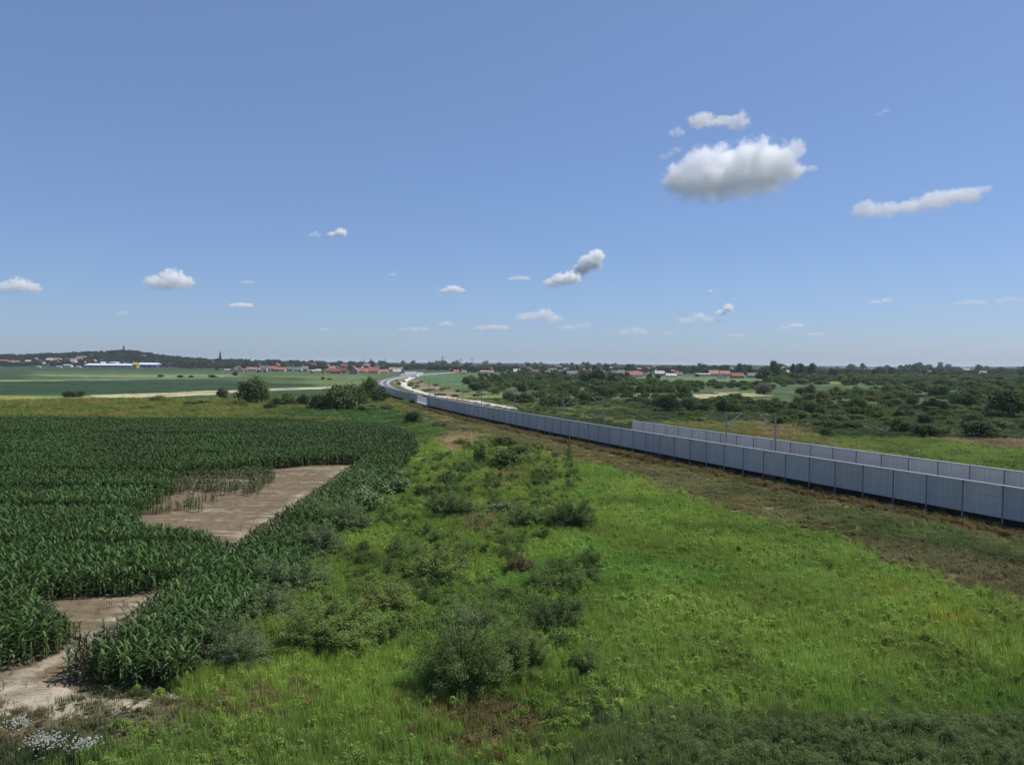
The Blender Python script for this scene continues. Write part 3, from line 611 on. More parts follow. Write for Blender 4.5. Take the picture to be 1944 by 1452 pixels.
def shootcloud(seed, n, s, low=True):
    """many arching leafy shoots from one foot: the ragged look of a bush seen close"""
    g = np.random.default_rng(seed); ns = 150 if low else 190; per = n // ns; Vs = []; cs = []
    hum = g.uniform(0, 6.28, 4)
    for i in range(ns):
        a = g.uniform(0, 6.283); el = math.asin(g.uniform(.12, 1.0)); ln = g.uniform(.62, 1.0) * (1 + .16 * math.sin(2 * a + hum[0]) + .12 * math.sin(3 * a + hum[1]) + .1 * math.sin(5 * a + hum[2]))
        ex = np.array([math.cos(a) * math.cos(el) * .5 * ln, math.sin(a) * math.cos(el) * .5 * ln, (math.sin(el) * .85 + .12) * ln * g.uniform(.8, 1.12)])
        st = np.array([math.cos(a), math.sin(a), 0]) * g.uniform(0, .12); t = g.uniform(.22, 1.0, per) ** .8
        c = st + (ex - st) * t[:, None]; c[:, 2] += .05 * np.sin(t * 3.0); c += g.normal(size=(per, 3)) * (.042 * (1.35 - t))[:, None]
        tn = g.uniform(.78, 1.25); Vs.append(c); cs.append(np.full(per, tn))
    c = np.concatenate(Vs); tn = np.concatenate(cs); k = c[:, 2] > .0; c = c[k]; tn = tn[k]; n = len(c)
    v = c / (np.linalg.norm(c, axis=1)[:, None] + 1e-6); nrm = v * .55 + g.normal(size=(n, 3)) * .65 + np.array([0, 0, .35]); nrm /= np.linalg.norm(nrm, axis=1)[:, None]
    t = np.cross(nrm, g.normal(size=(n, 3))); t /= np.linalg.norm(t, axis=1)[:, None]; q = np.cross(nrm, t); sz = s * (.6 + .8 * g.random(n))[:, None]
    a = t * sz * 1.1; b = q * sz * .42; V = np.stack([c - a, c - b, c + a, c + b], 1).reshape(-1, 3)
    cf = (tn * g.uniform(.82, 1.2, n))[:, None] * np.ones(3); cf[:, 0] *= g.uniform(.9, 1.15, n)
    return V, np.arange(n * 4).reshape(-1, 4), np.repeat(cf, 4, 0)
def lobes(seed, kind):
    g = random.Random(seed); L = []
    if kind == 'round':
        for i in range(11):
            a = g.uniform(0, 6.28); r = g.uniform(.08, .30); z = g.uniform(.32, .80); q = g.uniform(.14, .24) * (1.15 - abs(z - .5))
            L.append((r * math.cos(a), r * math.sin(a), z, q, q, q * .85))
        L.append((0, 0, .55, .30, .30, .34))
    elif kind == 'poplar':
        for i in range(9):
            z = .18 + i * .088; q = .42 * math.sin(math.pi * min(1, (z + .08))) ** .7 + .08
            L.append((g.uniform(-.1, .1), g.uniform(-.1, .1), z, q, q, .11))
    elif kind == 'conifer':
        for i in range(9):
            z = .12 + i * .095; q = .46 * (1.06 - z)
            L.append((g.uniform(-.04, .04), g.uniform(-.04, .04), z, q, q, .08))
    elif kind == 'shrub':
        for i in range(9):
            a = g.uniform(0, 6.28); r = g.uniform(.05, .32); q = g.uniform(.15, .26); z = g.uniform(.2, .72) * (1 - r)
            L.append((r * math.cos(a), r * math.sin(a), z, q, q, q * 1.1))
        L.append((0, 0, .35, .36, .36, .36))
    elif kind == 'low':
        for i in range(12):
            a = g.uniform(0, 6.28); r = g.uniform(.05, .40); q = g.uniform(.10, .2); z = g.uniform(.15, .62) * (1 - r * .8)
            L.append((r * math.cos(a), r * math.sin(a), z, q, q, q * 1.3))
        L.append((0, 0, .25, .38, .38, .3))
    return L
def branches(seed, kind, nb=9):
    """tapered trunk and limbs, in the unit frame"""
    g = random.Random(seed * 3 + 1); b = MB()
    if kind in ('round', 'poplar', 'conifer'):
        th = .5 if kind == 'round' else .92; lean = g.uniform(-.03, .03)
        b.tube([(0, 0, -.03), (lean * .4, 0, th * .4), (lean, .01, th * .75), (lean, 0, th)], [.035, .026, .018, .008], 6)
        if kind == 'round':
            for i in range(nb):
                a = g.uniform(0, 6.28); z = g.uniform(.2, .5); r = g.uniform(.18, .33); u = g.uniform(.15, .3)
                b.tube([(lean, 0, z), (r * .5 * math.cos(a), r * .5 * math.sin(a), z + u * .6), (r * math.cos(a), r * math.sin(a), z + u)], [.014, .009, .003], 5)
    else:
        for i in range(nb + 3):
            a = g.uniform(0, 6.28); r = g.uniform(.1, .42); z = g.uniform(.45, .85) * (1 - r * .6)
            b.tube([(0.02 * math.cos(a), .02 * math.sin(a), -.05), (r * .35 * math.cos(a), r * .35 * math.sin(a), z * .5), (r * math.cos(a), r * math.sin(a), z)], [.014, .009, .003], 5)
    return b
barkm = mat('bark', (.13, .10, .075), noise=(6, .3), bump=.02, bscale=15)
def folmat(name, c, rand=.16, trans=.25, spec=.06, rough=.75):
    return mat(name, c, rough=rough, spec=spec, attr='col', rand=rand, trans=trans)
FM = {'dark': folmat('foliage_dark', (.088, .130, .045)), 'mid': folmat('foliage_mid', (.108, .160, .048)), 'olive': folmat('foliage_olive', (.145, .195, .052)),
      'grey': folmat('foliage_grey_willow', (.145, .200, .088)), 'bright': folmat('foliage_bright', (.15, .20, .05)), 'deep': folmat('foliage_deep', (.058, .088, .036)),
      'pale': folmat('foliage_pale', (.17, .20, .12)), 'brown': folmat('foliage_dead', (.10, .068, .048)), 'far': folmat('foliage_far', (.036, .055, .026))}
LOD = {'sparse': (300, .06), 'ultra': (42000, .0088), 'fine': (24000, .0125), 'near': (10000, .019), 'mid': (3000, .038), 'far': (560, .085)}
def crown_mesh(kind, lod, var, fm):
    key = (kind, lod, var, fm)
    if key not in PROTOS:
        n, s = LOD[lod]; seed = var * 17 + len(kind) * 5 + 3
        if lod in ('ultra', 'fine', 'near') and kind in ('low', 'shrub'): V, Fc, c = shootcloud(seed, n, s * .95, kind == 'low')
        else: V, Fc, c = leafcloud(seed, lobes(seed, kind), n, s, aspect=2.0 if lod in ('near', 'fine', 'ultra') else 1.5, shell=.45)
        m = mesh('crown', V, Fc, (FM[fm],)); vcol(m, c); PROTOS[key] = m
        kb = (kind, var)
        if kb not in PROTOS: PROTOS[kb] = branches(seed, kind).mesh('trunk', barkm)
    return PROTOS[key], PROTOS[(kind, var)]
NV = 4
def plant(name, kind, x, y, h, w, fm, lod, label, cat, group=None, var=None, sink=.05, z=None):
    var = R.randrange(NV) if var is None else var
    cm, tm = crown_mesh(kind, lod, var, fm)
    z = tz(x, y) if z is None else z
    t = empty(name, (x, y, z - sink * h), R.uniform(0, 6.28), label, cat, group)
    t.scale = (w, w * R.uniform(.85, 1.15), h)
    obj('crown' if cat == 'tree' else 'foliage', cm, t)
    obj('trunk' if cat == 'tree' else 'stems', tm, t)
    return t
def at(px, by, wpx, hpx, kind, fm, name, label, cat, group=None, lod=None, hs=1.0, zb=0):
    """a plant whose foot is seen at photo pixel (px, by) and which looks wpx wide and hpx high"""
    p = hit(px, by); D = p.y; w = wpx / F * D; el = math.atan2(CAMZ - p.z, D)
    h = max((hpx / F * D - w * .5 * math.sin(el)) / math.cos(el), w * .35) * hs * 1.18; w *= 1.08
    lod = lod or ('ultra' if D < 42 and w > 3.2 else 'fine' if D < 75 and w > 2.6 else 'near' if D < 75 else 'mid' if D < 420 else 'far')
    # the foot in the picture is the near rim of the plant; its stem stands half a width farther
    y = D + (w * .35 if D < 200 else 0); x = p.x * y / D
    return plant(name, kind, x, y, h, w, fm, lod, label, cat, group)

# ---------------------------------------------------------------- scrub in front: bushes one by one
gc = 'grey-green willow bushes between corn and meadow'
for px, by, w, h, lab in (
    (440, 1288, 150, 120, 'grey-green willow bush at the near corner of the corn, dark at its foot'),
    (505, 1190, 110, 80, 'grey-green willow bush second from the near corner of the corn'),
    (550, 1145, 130, 95, 'broad grey-green willow bush leaning over the corn edge'),
    (606, 1065, 100, 70, 'grey-green willow bush beside the corn, halfway up the strip'),
    (655, 1022, 110, 80, 'dense grey-green willow bush against the corn, opposite the big bare patch'),
    (696, 980, 90, 65, 'grey-green willow bush level with the middle of the bare patch'),
    (728, 945, 80, 50, 'smaller grey-green willow bush level with the top of the bare patch'),
    (752, 912, 55, 32, 'farthest and smallest willow bush along the corn edge')):
    at(px, by, w * 1.2, h * 1.1, 'low', 'grey', 'willow_bush', lab, 'bush', gc)
gs = 'bushes in the scrub strip'
for px, by, w, h, kind, fm, lab in (
    (880, 1345, 235, 185, 'shrub', 'mid', 'largest dark green bush in the foreground, black shade under its left side'),
    (985, 1300, 170, 110, 'low', 'mid', 'softer green bush merging with the right side of the largest foreground bush'),
    (1045, 1215, 130, 80, 'low', 'dark', 'dark rounded bush up and right of the largest foreground bush'),
    (740, 1178, 150, 75, 'low', 'olive', 'olive thorny bush left of the bright clearing'),
    (620, 1262, 250, 90, 'low', 'olive', 'broad low olive thicket bush left of the largest foreground bush'),
    (835, 1118, 170, 85, 'low', 'olive', 'feathery olive bush in the middle of the scrub strip'),
    (985, 1098, 62, 42, 'low', 'brown', 'dead reddish-brown bush among green scrub'),
    (1040, 1140, 120, 70, 'low', 'mid', 'green bush below right of the dead brown bush'),
    (955, 1160, 100, 50, 'low', 'olive', 'olive bush below left of the dead brown bush'),
    (1080, 1012, 90, 60, 'low', 'dark', 'dark bush at the left rim of the bright meadow'),
    (1000, 1008, 110, 45, 'low', 'mid', 'low green bush level with the pale grass tuft'),
    (945, 985, 90, 36, 'low', 'grey', 'small grey bush in the middle of the strip'),
    (855, 990, 130, 55, 'low', 'dark', 'dark spreading bush left of the pale grass tuft'),
    (815, 950, 60, 35, 'low', 'dark', 'small dark bush on the left slope of the strip'),
    (848, 925, 60, 35, 'low', 'mid', 'small green bush behind the dark spreading bush'),
    (912, 886, 30, 40, 'shrub', 'mid', 'narrow upright bush left of the two round bushes'),
    (955, 853, 52, 27, 'shrub', 'dark', 'round dark bush farthest up the strip'),
    (958, 894, 82, 46, 'shrub', 'mid', 'large round green bush below the farthest dark one'),
    (988, 870, 50, 28, 'shrub', 'mid', 'round green bush tucked behind the large round one'),
    (1030, 910, 76, 32, 'low', 'olive', 'low olive bush right of the large round one'),
    (880, 848, 40, 18, 'low', 'olive', 'small olive bush beside the dry tan patch'),
    (1120, 1085, 60, 40, 'low', 'mid', 'small bush on the meadow rim right of the dead bush'),
    (1110, 1290, 90, 55, 'low', 'mid', 'low bush where scrub meets the lower meadow'),
    (900, 1215, 130, 60, 'low', 'grey', 'greyish bush directly behind the largest foreground bush')):
    at(px, by, w, h, kind, fm, 'scrub_bush', lab, 'bush', gs, hs=1.22)
at(1080, 882, 26, 54, 'conifer', 'olive', 'young_tree', 'slender sapling standing alone at the meadow rim below the barrier', 'tree', lod='sparse')
at(785, 806, 46, 34, 'shrub', 'dark', 'dark_bush', 'round dark bush below the white underpass', 'bush')
at(832, 812, 32, 14, 'low', 'mid', 'low_bush', 'low green bush right of the round dark bush by the underpass', 'bush')
# sallows along the bottom right of the view
SAL = ['leftmost sallow bush of the dark band along the bottom edge', 'second sallow bush from the left in the dark bottom band', 'sallow bush in the middle of the dark bottom band, top row', 'sallow bush right of the middle in the dark bottom band', 'large sallow bush near the right end of the dark bottom band',
       'sallow bush in the bottom right corner, top row', 'sallow bush cut by the bottom edge, left part of the dark band', 'sallow bush cut by the bottom edge, left of the middle of the band', 'sallow bush cut by the bottom edge, middle of the dark band', 'sallow bush cut by the bottom edge, right of the middle of the band',
       'sallow bush cut by the bottom edge near the right corner', 'small low sallow bush jutting into the meadow above the dark band', 'small low sallow bush jutting into the meadow near the right corner', 'low sallow bush where the brown grass meets the dark band', 'sallow bush cut by the right edge of the view']
for k, (px, by, w, h) in enumerate(((1290, 1455, 180, 50), (1370, 1445, 170, 50), (1500, 1455, 200, 60), (1640, 1445, 190, 55), (1780, 1455, 210, 65), (1900, 1442, 190, 65), (1320, 1500, 200, 90), (1460, 1520, 230, 95),
                                     (1620, 1510, 230, 100), (1760, 1520, 230, 100), (1900, 1515, 230, 110), (1560, 1415, 120, 35), (1820, 1412, 130, 35), (1225, 1500, 180, 70), (2010, 1450, 200, 100))):
    at(px, by, w, h, 'low', 'dark', 'sallow_bush', SAL[k], 'bush', 'sallow bushes along the bottom edge', hs=.8)

# ---------------------------------------------------------------- trees and bushes left of the railway
gl = 'bushes and trees behind the far edge of the corn'
for px, by, w, h, kind, fm, name, cat, lab in (
    (475, 769, 58, 58, 'shrub', 'dark', 'broad_tree', 'tree', 'large round tree standing alone beyond the corn, nearly black at its foot'),
    (493, 764, 40, 54, 'shrub', 'olive', 'broad_tree', 'tree', 'lighter green tree joined to the right side of the large lone tree'),
    (421, 757, 22, 23, 'shrub', 'dark', 'small_tree', 'tree', 'small dark tree left of the large lone tree'),
    (447, 713, 12, 9, 'shrub', 'deep', 'small_tree', 'tree', 'little dark tree in the field far behind the large lone tree'),
    (515, 779, 26, 16, 'low', 'deep', 'field_bush', 'bush', 'low dark bush just right of the lone tree'),
    (537, 772, 44, 24, 'shrub', 'mid', 'field_bush', 'bush', 'rounded bush between the lone tree and the dark clump'),
    (575, 773, 26, 24, 'shrub', 'deep', 'field_bush', 'bush', 'small dark bush left of the dark clump'),
    (610, 777, 46, 30, 'shrub', 'deep', 'clump_tree', 'tree', 'left tree of the dark clump before the railway'),
    (645, 778, 60, 44, 'shrub', 'dark', 'clump_tree', 'tree', 'middle tree of the dark clump before the railway'),
    (672, 776, 50, 46, 'shrub', 'dark', 'clump_tree', 'tree', 'broad right tree of the dark clump before the railway'),
    (700, 760, 36, 42, 'shrub', 'mid', 'clump_tree', 'tree', 'tallest tree of the clump, nearest the end of the barrier'),
    (722, 765, 30, 28, 'shrub', 'dark', 'clump_tree', 'tree', 'last small tree of the clump, touching the barrier'),
    (700, 780, 40, 14, 'low', 'grey', 'field_bush', 'bush', 'pale low bush in front of the clump'),
    (730, 778, 26, 12, 'low', 'grey', 'field_bush', 'bush', 'pale low bush beside the barrier below the clump'),
    (140, 754, 42, 9, 'low', 'deep', 'field_bush', 'bush', 'low dark bush at the left end of the pale stubble strip'),
    (360, 770, 22, 12, 'low', 'mid', 'field_bush', 'bush', 'small bush in the yellow-green rough, left of the lone tree'),
    (300, 764, 46, 7, 'low', 'mid', 'field_bush', 'bush', 'flat bush below the stubble strip'),
    (613, 721, 8, 7, 'shrub', 'deep', 'field_bush', 'bush', 'tiny dark bush in the far field, left of two'),
    (627, 721, 9, 4, 'low', 'brown', 'field_bush', 'bush', 'tiny rusty bush in the far field, right of two'),
    (305, 716, 14, 6, 'shrub', 'deep', 'field_bush', 'bush', 'dark hedge bush in the far left field, first of four'),
    (342, 717, 14, 6, 'shrub', 'deep', 'field_bush', 'bush', 'dark hedge bush in the far left field, second of four'),
    (363, 717, 11, 5, 'shrub', 'deep', 'field_bush', 'bush', 'dark hedge bush in the far left field, third of four'),
    (402, 717, 16, 7, 'shrub', 'deep', 'field_bush', 'bush', 'dark hedge bush in the far left field, nearest the lone tree'),
    (412, 703, 7, 6, 'shrub', 'deep', 'field_bush', 'bush', 'small dark bush below the tall poplar')):
    q = 1.3 if 500 < px < 740 and by > 755 else 1.1
    at(px, by, w * q, h * q, kind, fm, name, lab, cat, gl)
gy = random.Random(8)
for k in range(22):
    px = gy.uniform(0, 780); by = gy.uniform(766, 786)
    at(px, by, gy.uniform(18, 46), gy.uniform(5, 10), 'low', gy.choice(['olive', 'mid', 'olive']), 'rough_bush', 'low ' + ('olive' if k % 2 else 'dull green') + ' bush in the rough just beyond the corn, ' + ('at the left edge' if px < 200 else 'below the stubble strip' if px < 420 else 'around the lone tree' if px < 580 else 'before the dark clump'), 'bush', 'low bushes in the rough beyond the corn')

# ---------------------------------------------------------------- thicket right of the railway
def pin(poly, x, y): return bool(inside(poly, np.array([x]), np.array([y]))[0])
TH_A = P((1440, 800), (1480, 772), (1500, 757), (1600, 745), (1760, 733), (2060, 733), (2060, 842), (1944, 838), (1720, 832), (1580, 828), (1525, 815))
TH_B = P((880, 727), (940, 718), (1000, 706), (1080, 711), (1190, 717), (1260, 728), (1255, 746), (1160, 760), (1120, 770), (1040, 776), (965, 762), (900, 744))
TH_C = P((1235, 727), (1500, 731), (1480, 742), (1360, 740), (1310, 752), (1310, 760), (1480, 757), (1480, 772), (1440, 786), (1340, 783), (1240, 776), (1180, 765))
TH_D = P((1420, 714), (2060, 718), (2060, 736), (1760, 733), (1500, 733))
GOLD = P((1310, 753), (1368, 741), (1440, 744), (1490, 749), (1400, 761), (1340, 762))
feat = (   # the ones that stand out
    (1265, 782, 52, 44, 'shrub', 'deep', 'dark rounded tree at the left of the thicket, above the start of the second barrier', 'tree'),
    (1308, 780, 46, 36, 'shrub', 'mid', 'grey-green tree right of the dark rounded one above the second barrier', 'tree'),
    (1240, 770, 40, 20, 'low', 'dark', 'low dark bush at the foot of the dark rounded tree', 'bush'),
    (1370, 784, 28, 34, 'shrub', 'deep', 'upright dark bush behind the nearest left-hand mast', 'bush'),
    (1395, 784, 40, 26, 'shrub', 'mid', 'round bush just behind the arm of the nearest left-hand mast', 'bush'),
    (1330, 783, 40, 24, 'shrub', 'dark', 'dark bush left of the nearest left-hand mast', 'bush'),
    (1480, 808, 44, 28, 'shrub', 'dark', 'dark bush behind the nearest right-hand mast', 'bush'),
    (1470, 783, 46, 34, 'shrub', 'dark', 'dark tree rising behind the nearest right-hand mast', 'tree'),
    (1138, 757, 38, 32, 'shrub', 'deep', 'darkest tree of the left thicket, above the second right-hand mast', 'tree'),
    (1110, 762, 40, 24, 'shrub', 'mid', 'grey-green bush left of the darkest thicket tree', 'bush'),
    (1045, 772, 52, 34, 'shrub', 'mid', 'bright rounded bush in front of the left thicket', 'bush'),
    (1000, 765, 36, 26, 'shrub', 'mid', 'rounded bush by the third right-hand mast', 'bush'),
    (1135, 728, 42, 30, 'round', 'deep', 'tall dark tree crowning the left thicket', 'tree'),
    (1115, 727, 36, 24, 'round', 'dark', 'tree left of the tall dark tree crowning the thicket', 'tree'),
    (1162, 730, 34, 24, 'round', 'dark', 'tree right of the tall dark tree crowning the thicket', 'tree'),
    (1450, 749, 32, 28, 'shrub', 'pale', 'pale silvery willow beside the golden field', 'tree'),
    (1443, 748, 18, 18, 'shrub', 'deep', 'dark bush in front of the silvery willow', 'bush'),
    (1538, 750, 30, 26, 'shrub', 'pale', 'second silvery willow, right of the golden field', 'tree'),
    (1520, 750, 26, 20, 'shrub', 'dark', 'dark bush left of the second silvery willow', 'bush'),
    (1455, 726, 44, 24, 'round', 'deep', 'dark tree below the tallest round tree', 'tree'),
    (1575, 752, 28, 17, 'shrub', 'olive', 'light green round bush right of the second silvery willow', 'bush'),
    (1605, 754, 28, 18, 'shrub', 'mid', 'round bush in the row of pale bushes', 'bush'),
    (1660, 752, 34, 18, 'shrub', 'olive', 'light green bush, right end of the row of pale bushes', 'bush'),
    (1720, 753, 30, 20, 'shrub', 'pale', 'pale bush standing before the broad dark willow', 'bush'),
    (1782, 756, 50, 36, 'shrub', 'mid', 'broad grey-green willow in the middle of the right thicket', 'tree'),
    (1655, 785, 30, 24, 'shrub', 'bright', 'bright green bush shining among darker thicket', 'bush'),
    (1832, 776, 62, 36, 'shrub', 'deep', 'almost black rounded tree in the right thicket', 'tree'),
    (1918, 792, 92, 74, 'shrub', 'dark', 'biggest tree of the right thicket, cut by the right edge of view', 'tree'),
    (1752, 832, 60, 34, 'shrub', 'deep', 'dark bush on the front rim of the right thicket, with black shade', 'bush'),
    (1862, 832, 90, 44, 'shrub', 'dark', 'widest bush on the front rim of the right thicket', 'bush'),
    (1570, 828, 36, 22, 'shrub', 'dark', 'leftmost bush on the front rim of the right thicket', 'bush'))
TAKEN = []
for px, by, w, h, kind, fm, lab, cat in feat:
    o = at(px, by, w, h, kind, fm, 'thicket_tree' if cat == 'tree' else 'thicket_bush', lab, cat, 'trees and bushes of the thicket that stand out')
    TAKEN.append((o.location.x, o.location.y, o.scale.x * .38))
CW = {'deep': 'blackish', 'dark': 'dark green', 'mid': 'mid-green', 'olive': 'olive-green', 'grey': 'grey-green', 'pale': 'pale', 'bright': 'bright green', 'far': 'near-black', 'brown': 'brown'}
def pxof(x, y): return x / y * F + 972
def describe(what, fm, size, sizes, spots, px, rows, y):
    """a label that tells a plant from its neighbours: size, colour, how deep it stands and beside what"""
    sw = 'small ' if size < sizes[0] else 'large ' if size > sizes[1] else ''
    return sw + CW[fm] + ' ' + what + ', ' + next((r for lim, r in rows if y < lim), rows[-1][1]) + ', ' + next((q for lim, q in spots if px < lim), spots[-1][1])
def scatter(poly, n, wmin, wmax, hr, fms, name, label, group, mind, seed, kinds=('shrub',), cond=None, cat='bush', mx=4000, spots=(), rows=()):
    g = random.Random(seed); xs = [p[0] for p in poly]; ys = [p[1] for p in poly]; k = 0; it = 0; out = []
    while k < n and it < mx:
        it += 1; x, y = g.uniform(min(xs), max(xs)), g.uniform(min(ys), max(ys))
        if not pin(poly, x, y) or pin(GOLD, x, y) or abs(x / y) > .74: continue
        if cond and not cond(x, y): continue
        w = g.uniform(wmin, wmax)
        if any((x - a) ** 2 + (y - b) ** 2 < (c + w * mind) ** 2 for a, b, c in TAKEN): continue
        TAKEN.append((x, y, w * mind)); out.append((x, y)); k += 1
        gi = min(range(len(fms)), key=lambda q: abs(q / max(1, len(fms) - 1) - (float(fbm(x / 35, y / 35, 44, 2)) * 1.6 - .3 + g.uniform(-.35, .35))))
        plant(name, g.choice(kinds), x, y, w * g.uniform(*hr), w, fms[gi], 'mid' if y < 420 else 'far', describe(label, fms[gi], w, (wmin + (wmax - wmin) / 3, wmax - (wmax - wmin) / 3), spots, pxof(x, y), rows, y), cat, group)
    return k
nA = scatter(TH_A, 150, 4.5, 9.0, (.55, .85), ('dark', 'mid', 'deep', 'mid', 'olive'), 'willow_scrub', 'bush of the dense right thicket', 'bushes of the right thicket', .36, 1, spots=((1600, 'at its left end'), (1700, 'left of its middle'), (1800, 'right of its middle'), (9999, 'toward the right edge')), rows=((205, 'front row'), (255, 'second row'), (330, 'middle rows'), (9999, 'back rows')))
nB = scatter(TH_B, 90, 6, 12, (.6, .95), ('deep', 'mid', 'dark', 'mid'), 'willow_scrub', 'bush of the left thicket', 'bushes of the left thicket', .38, 2, spots=((990, 'by the white road'), (1080, 'left of its middle'), (1170, 'under the tall dark trees'), (9999, 'toward the golden field')), rows=((330, 'front rows'), (480, 'middle rows'), (9999, 'back rows')))
nC = scatter(TH_C, 56, 5, 9, (.5, .8), ('deep', 'dark', 'mid', 'olive'), 'willow_scrub', 'bush of the middle thicket', 'bushes of the middle thicket', .42, 3, spots=((1300, 'at its left end'), (1390, 'in its middle'), (9999, 'at its right end')), rows=((270, 'in front'), (400, 'below the golden field'), (9999, 'above the golden field')))
print('thicket', nA, nB, nC)
TH_E = P((900, 744), (965, 762), (1040, 776), (1120, 770), (1180, 762), (1240, 778), (1340, 786), (1340, 800), (1190, 795), (1040, 790), (940, 768))
scatter(TH_E, 34, 2.5, 5, (.3, .55), ('olive', 'mid', 'olive'), 'meadow_bush', 'low bush of the rough meadow', 'low bushes of the rough meadow', .6, 4, kinds=('low',), spots=((1060, 'toward the white road'), (1200, 'before the left thicket'), (9999, 'behind the second barrier end')), rows=((230, 'near the barrier'), (9999, 'near the thicket')))
scatter(P((745, 724), (765, 735), (870, 760), (960, 768), (900, 748), (800, 725)), 22, 3, 6, (.35, .6), ('olive', 'mid', 'dark'), 'bank_bush', 'bush on the brown bank', 'small bushes on the brown bank', .7, 5, kinds=('low',), spots=((800, 'by the road bend'), (870, 'mid bank'), (9999, 'toward the masts')), rows=((400, 'lower side'), (9999, 'upper side')))
# ---------------------------------------------------------------- village trees, houses, church, sheds, pylons
gt = 'tall trees around the village on the right'
for k, (px, by, ty, w, kind, fm, lab) in enumerate((
    (1472, 722, 687, 25, 'round', 'dark', 'tallest round-crowned tree on the right skyline'),
    (1505, 716, 692, 14, 'round', 'deep', 'skyline tree just right of the tallest round one, first of a row of three'),
    (1520, 717, 691, 16, 'round', 'deep', 'skyline tree in the middle of the row of three'),
    (1539, 718, 691, 17, 'round', 'deep', 'skyline tree at the right end of the row of three'),
    (1405, 714, 691, 22, 'round', 'deep', 'dark round tree right of the red farmhouses'),
    (1424, 714, 692, 14, 'round', 'dark', 'tree beside the dark round one right of the farmhouses'),
    (1332, 709, 691, 16, 'round', 'dark', 'round tree left of the red farmhouses, bigger of a pair'),
    (1316, 709, 693, 11, 'round', 'deep', 'round tree left of the red farmhouses, smaller of a pair'),
    (1294, 709, 694, 20, 'round', 'deep', 'broad dark tree over the white sheds'),
    (1372, 709, 694, 32, 'round', 'deep', 'broad dark tree behind the red farmhouses'),
    (1117, 708, 689, 14, 'round', 'mid', 'tall tree above the left thicket, left of two'),
    (1130, 709, 694, 22, 'round', 'dark', 'tall tree above the left thicket, right of two'),
    (1153, 707, 691, 14, 'round', 'deep', 'round tree among the houses behind the thicket'),
    (1194, 709, 692, 18, 'round', 'deep', 'dark tree left of the bright red house'),
    (1096, 708, 693, 12, 'conifer', 'deep', 'pointed dark tree among the houses'),
    (1032, 706, 692, 8, 'conifer', 'deep', 'pointed conifer between brown houses, right of two'),
    (1021, 706, 692, 7, 'conifer', 'deep', 'pointed conifer between brown houses, left of two'),
    (1581, 722, 699, 24, 'round', 'dark', 'round tree alone right of the row of three'),
    (1608, 722, 701, 26, 'round', 'dark', 'wide tree in the hedge line right of the lone round tree'),
    (1672, 715, 695, 30, 'round', 'dark', 'large dark tree by the pale cyan roof'),
    (1712, 706, 694, 16, 'round', 'dark', 'skyline tree right of the pale cyan roof'),
    (1736, 706, 695, 12, 'round', 'dark', 'small skyline tree between pale roofs'),
    (1905, 714, 698, 18, 'round', 'dark', 'dark tree beside the pink house near the right edge'),
    (1918, 713, 701, 12, 'round', 'dark', 'small dark tree nearest the right edge of the village'),
    (842, 698, 684, 15, 'round', 'dark', 'skyline tree under the largest pylon'),
    (861, 698, 685, 7, 'round', 'deep', 'slim skyline tree between the first two pylons'),
    (886, 699, 688, 9, 'round', 'deep', 'small round skyline tree between the middle pylons'),
    (815, 700, 687, 5, 'poplar', 'deep', 'narrow dark poplar above the white wall sections'),
    (418, 694, 671, 5, 'poplar', 'deep', 'tall narrow poplar on the left skyline'),
    (730, 693, 683, 6, 'conifer', 'deep', 'small pointed conifer on the skyline left of the railway'),
    (704, 692, 681, 8, 'conifer', 'dark', 'taller pointed conifer over the bright red roofs'),
    (691, 692, 682, 5, 'conifer', 'dark', 'small pointed conifer left of the taller one over the red roofs'),
    (961, 700, 691, 8, 'round', 'deep', 'small dark tree in the village centre gap'),
    (940, 707, 695, 10, 'round', 'deep', 'tree beside the white-walled house left of the long red roof'))):
    at(px, by, w, by - ty, kind, fm, 'village_tree', lab, 'tree', gt, lod='mid' if by > 712 else 'far', hs=1.05)
# tree belts between and behind the houses
def belt(x0, x1, y0, y1, n, hmin, hmax, name, label, group, fms, seed, kinds=('round',), spots=()):
    g = random.Random(seed)
    for k in range(n):
        px = g.uniform(x0, x1); by = g.uniform(y0(px) if callable(y0) else y0, y1(px) if callable(y1) else y1)
        h = g.uniform(hmin, hmax); fm = g.choice(fms); q = by - horizon(px); lo = (y0(px) if callable(y0) else y0) - horizon(px); hi = (y1(px) if callable(y1) else y1) - horizon(px)
        at(px, by, h * g.uniform(.9, 1.6), h, g.choice(kinds), fm, name, describe(label, fm, h, (hmin + (hmax - hmin) / 3, hmax - (hmax - hmin) / 3), spots, px, ((.5, 'behind'), (9, 'in front')), (q - lo) / (hi - lo)), 'tree', group, lod='far')
hy = lambda o: (lambda px: horizon(px) + o)
belt(350, 620, hy(9), hy(13), 44, 9, 14, 'belt_tree', 'tree of the left village belt', 'trees of the left village belt', ('deep', 'far', 'dark'), 21, spots=((440, 'around the poplar'), (500, 'over the first red roofs'), (560, 'over the bright red pair'), (9999, 'over the brown house')))
belt(600, 860, hy(6), hy(12), 34, 7, 12, 'belt_tree', 'tree at the far railway curve', 'trees around the far railway curve', ('deep', 'far', 'dark'), 22, spots=((690, 'over the red cluster'), (760, 'left of the white wall'), (9999, 'right of the white wall')))
belt(860, 1230, hy(6), hy(11), 40, 7, 12, 'belt_tree', 'tree among thicket village houses', 'trees among the houses behind the thicket', ('deep', 'far', 'dark', 'mid'), 23, spots=((960, 'by the long white shed'), (1050, 'by the long dark roof'), (1140, 'by the two conifers'), (9999, 'left of the bright red farmhouse')))
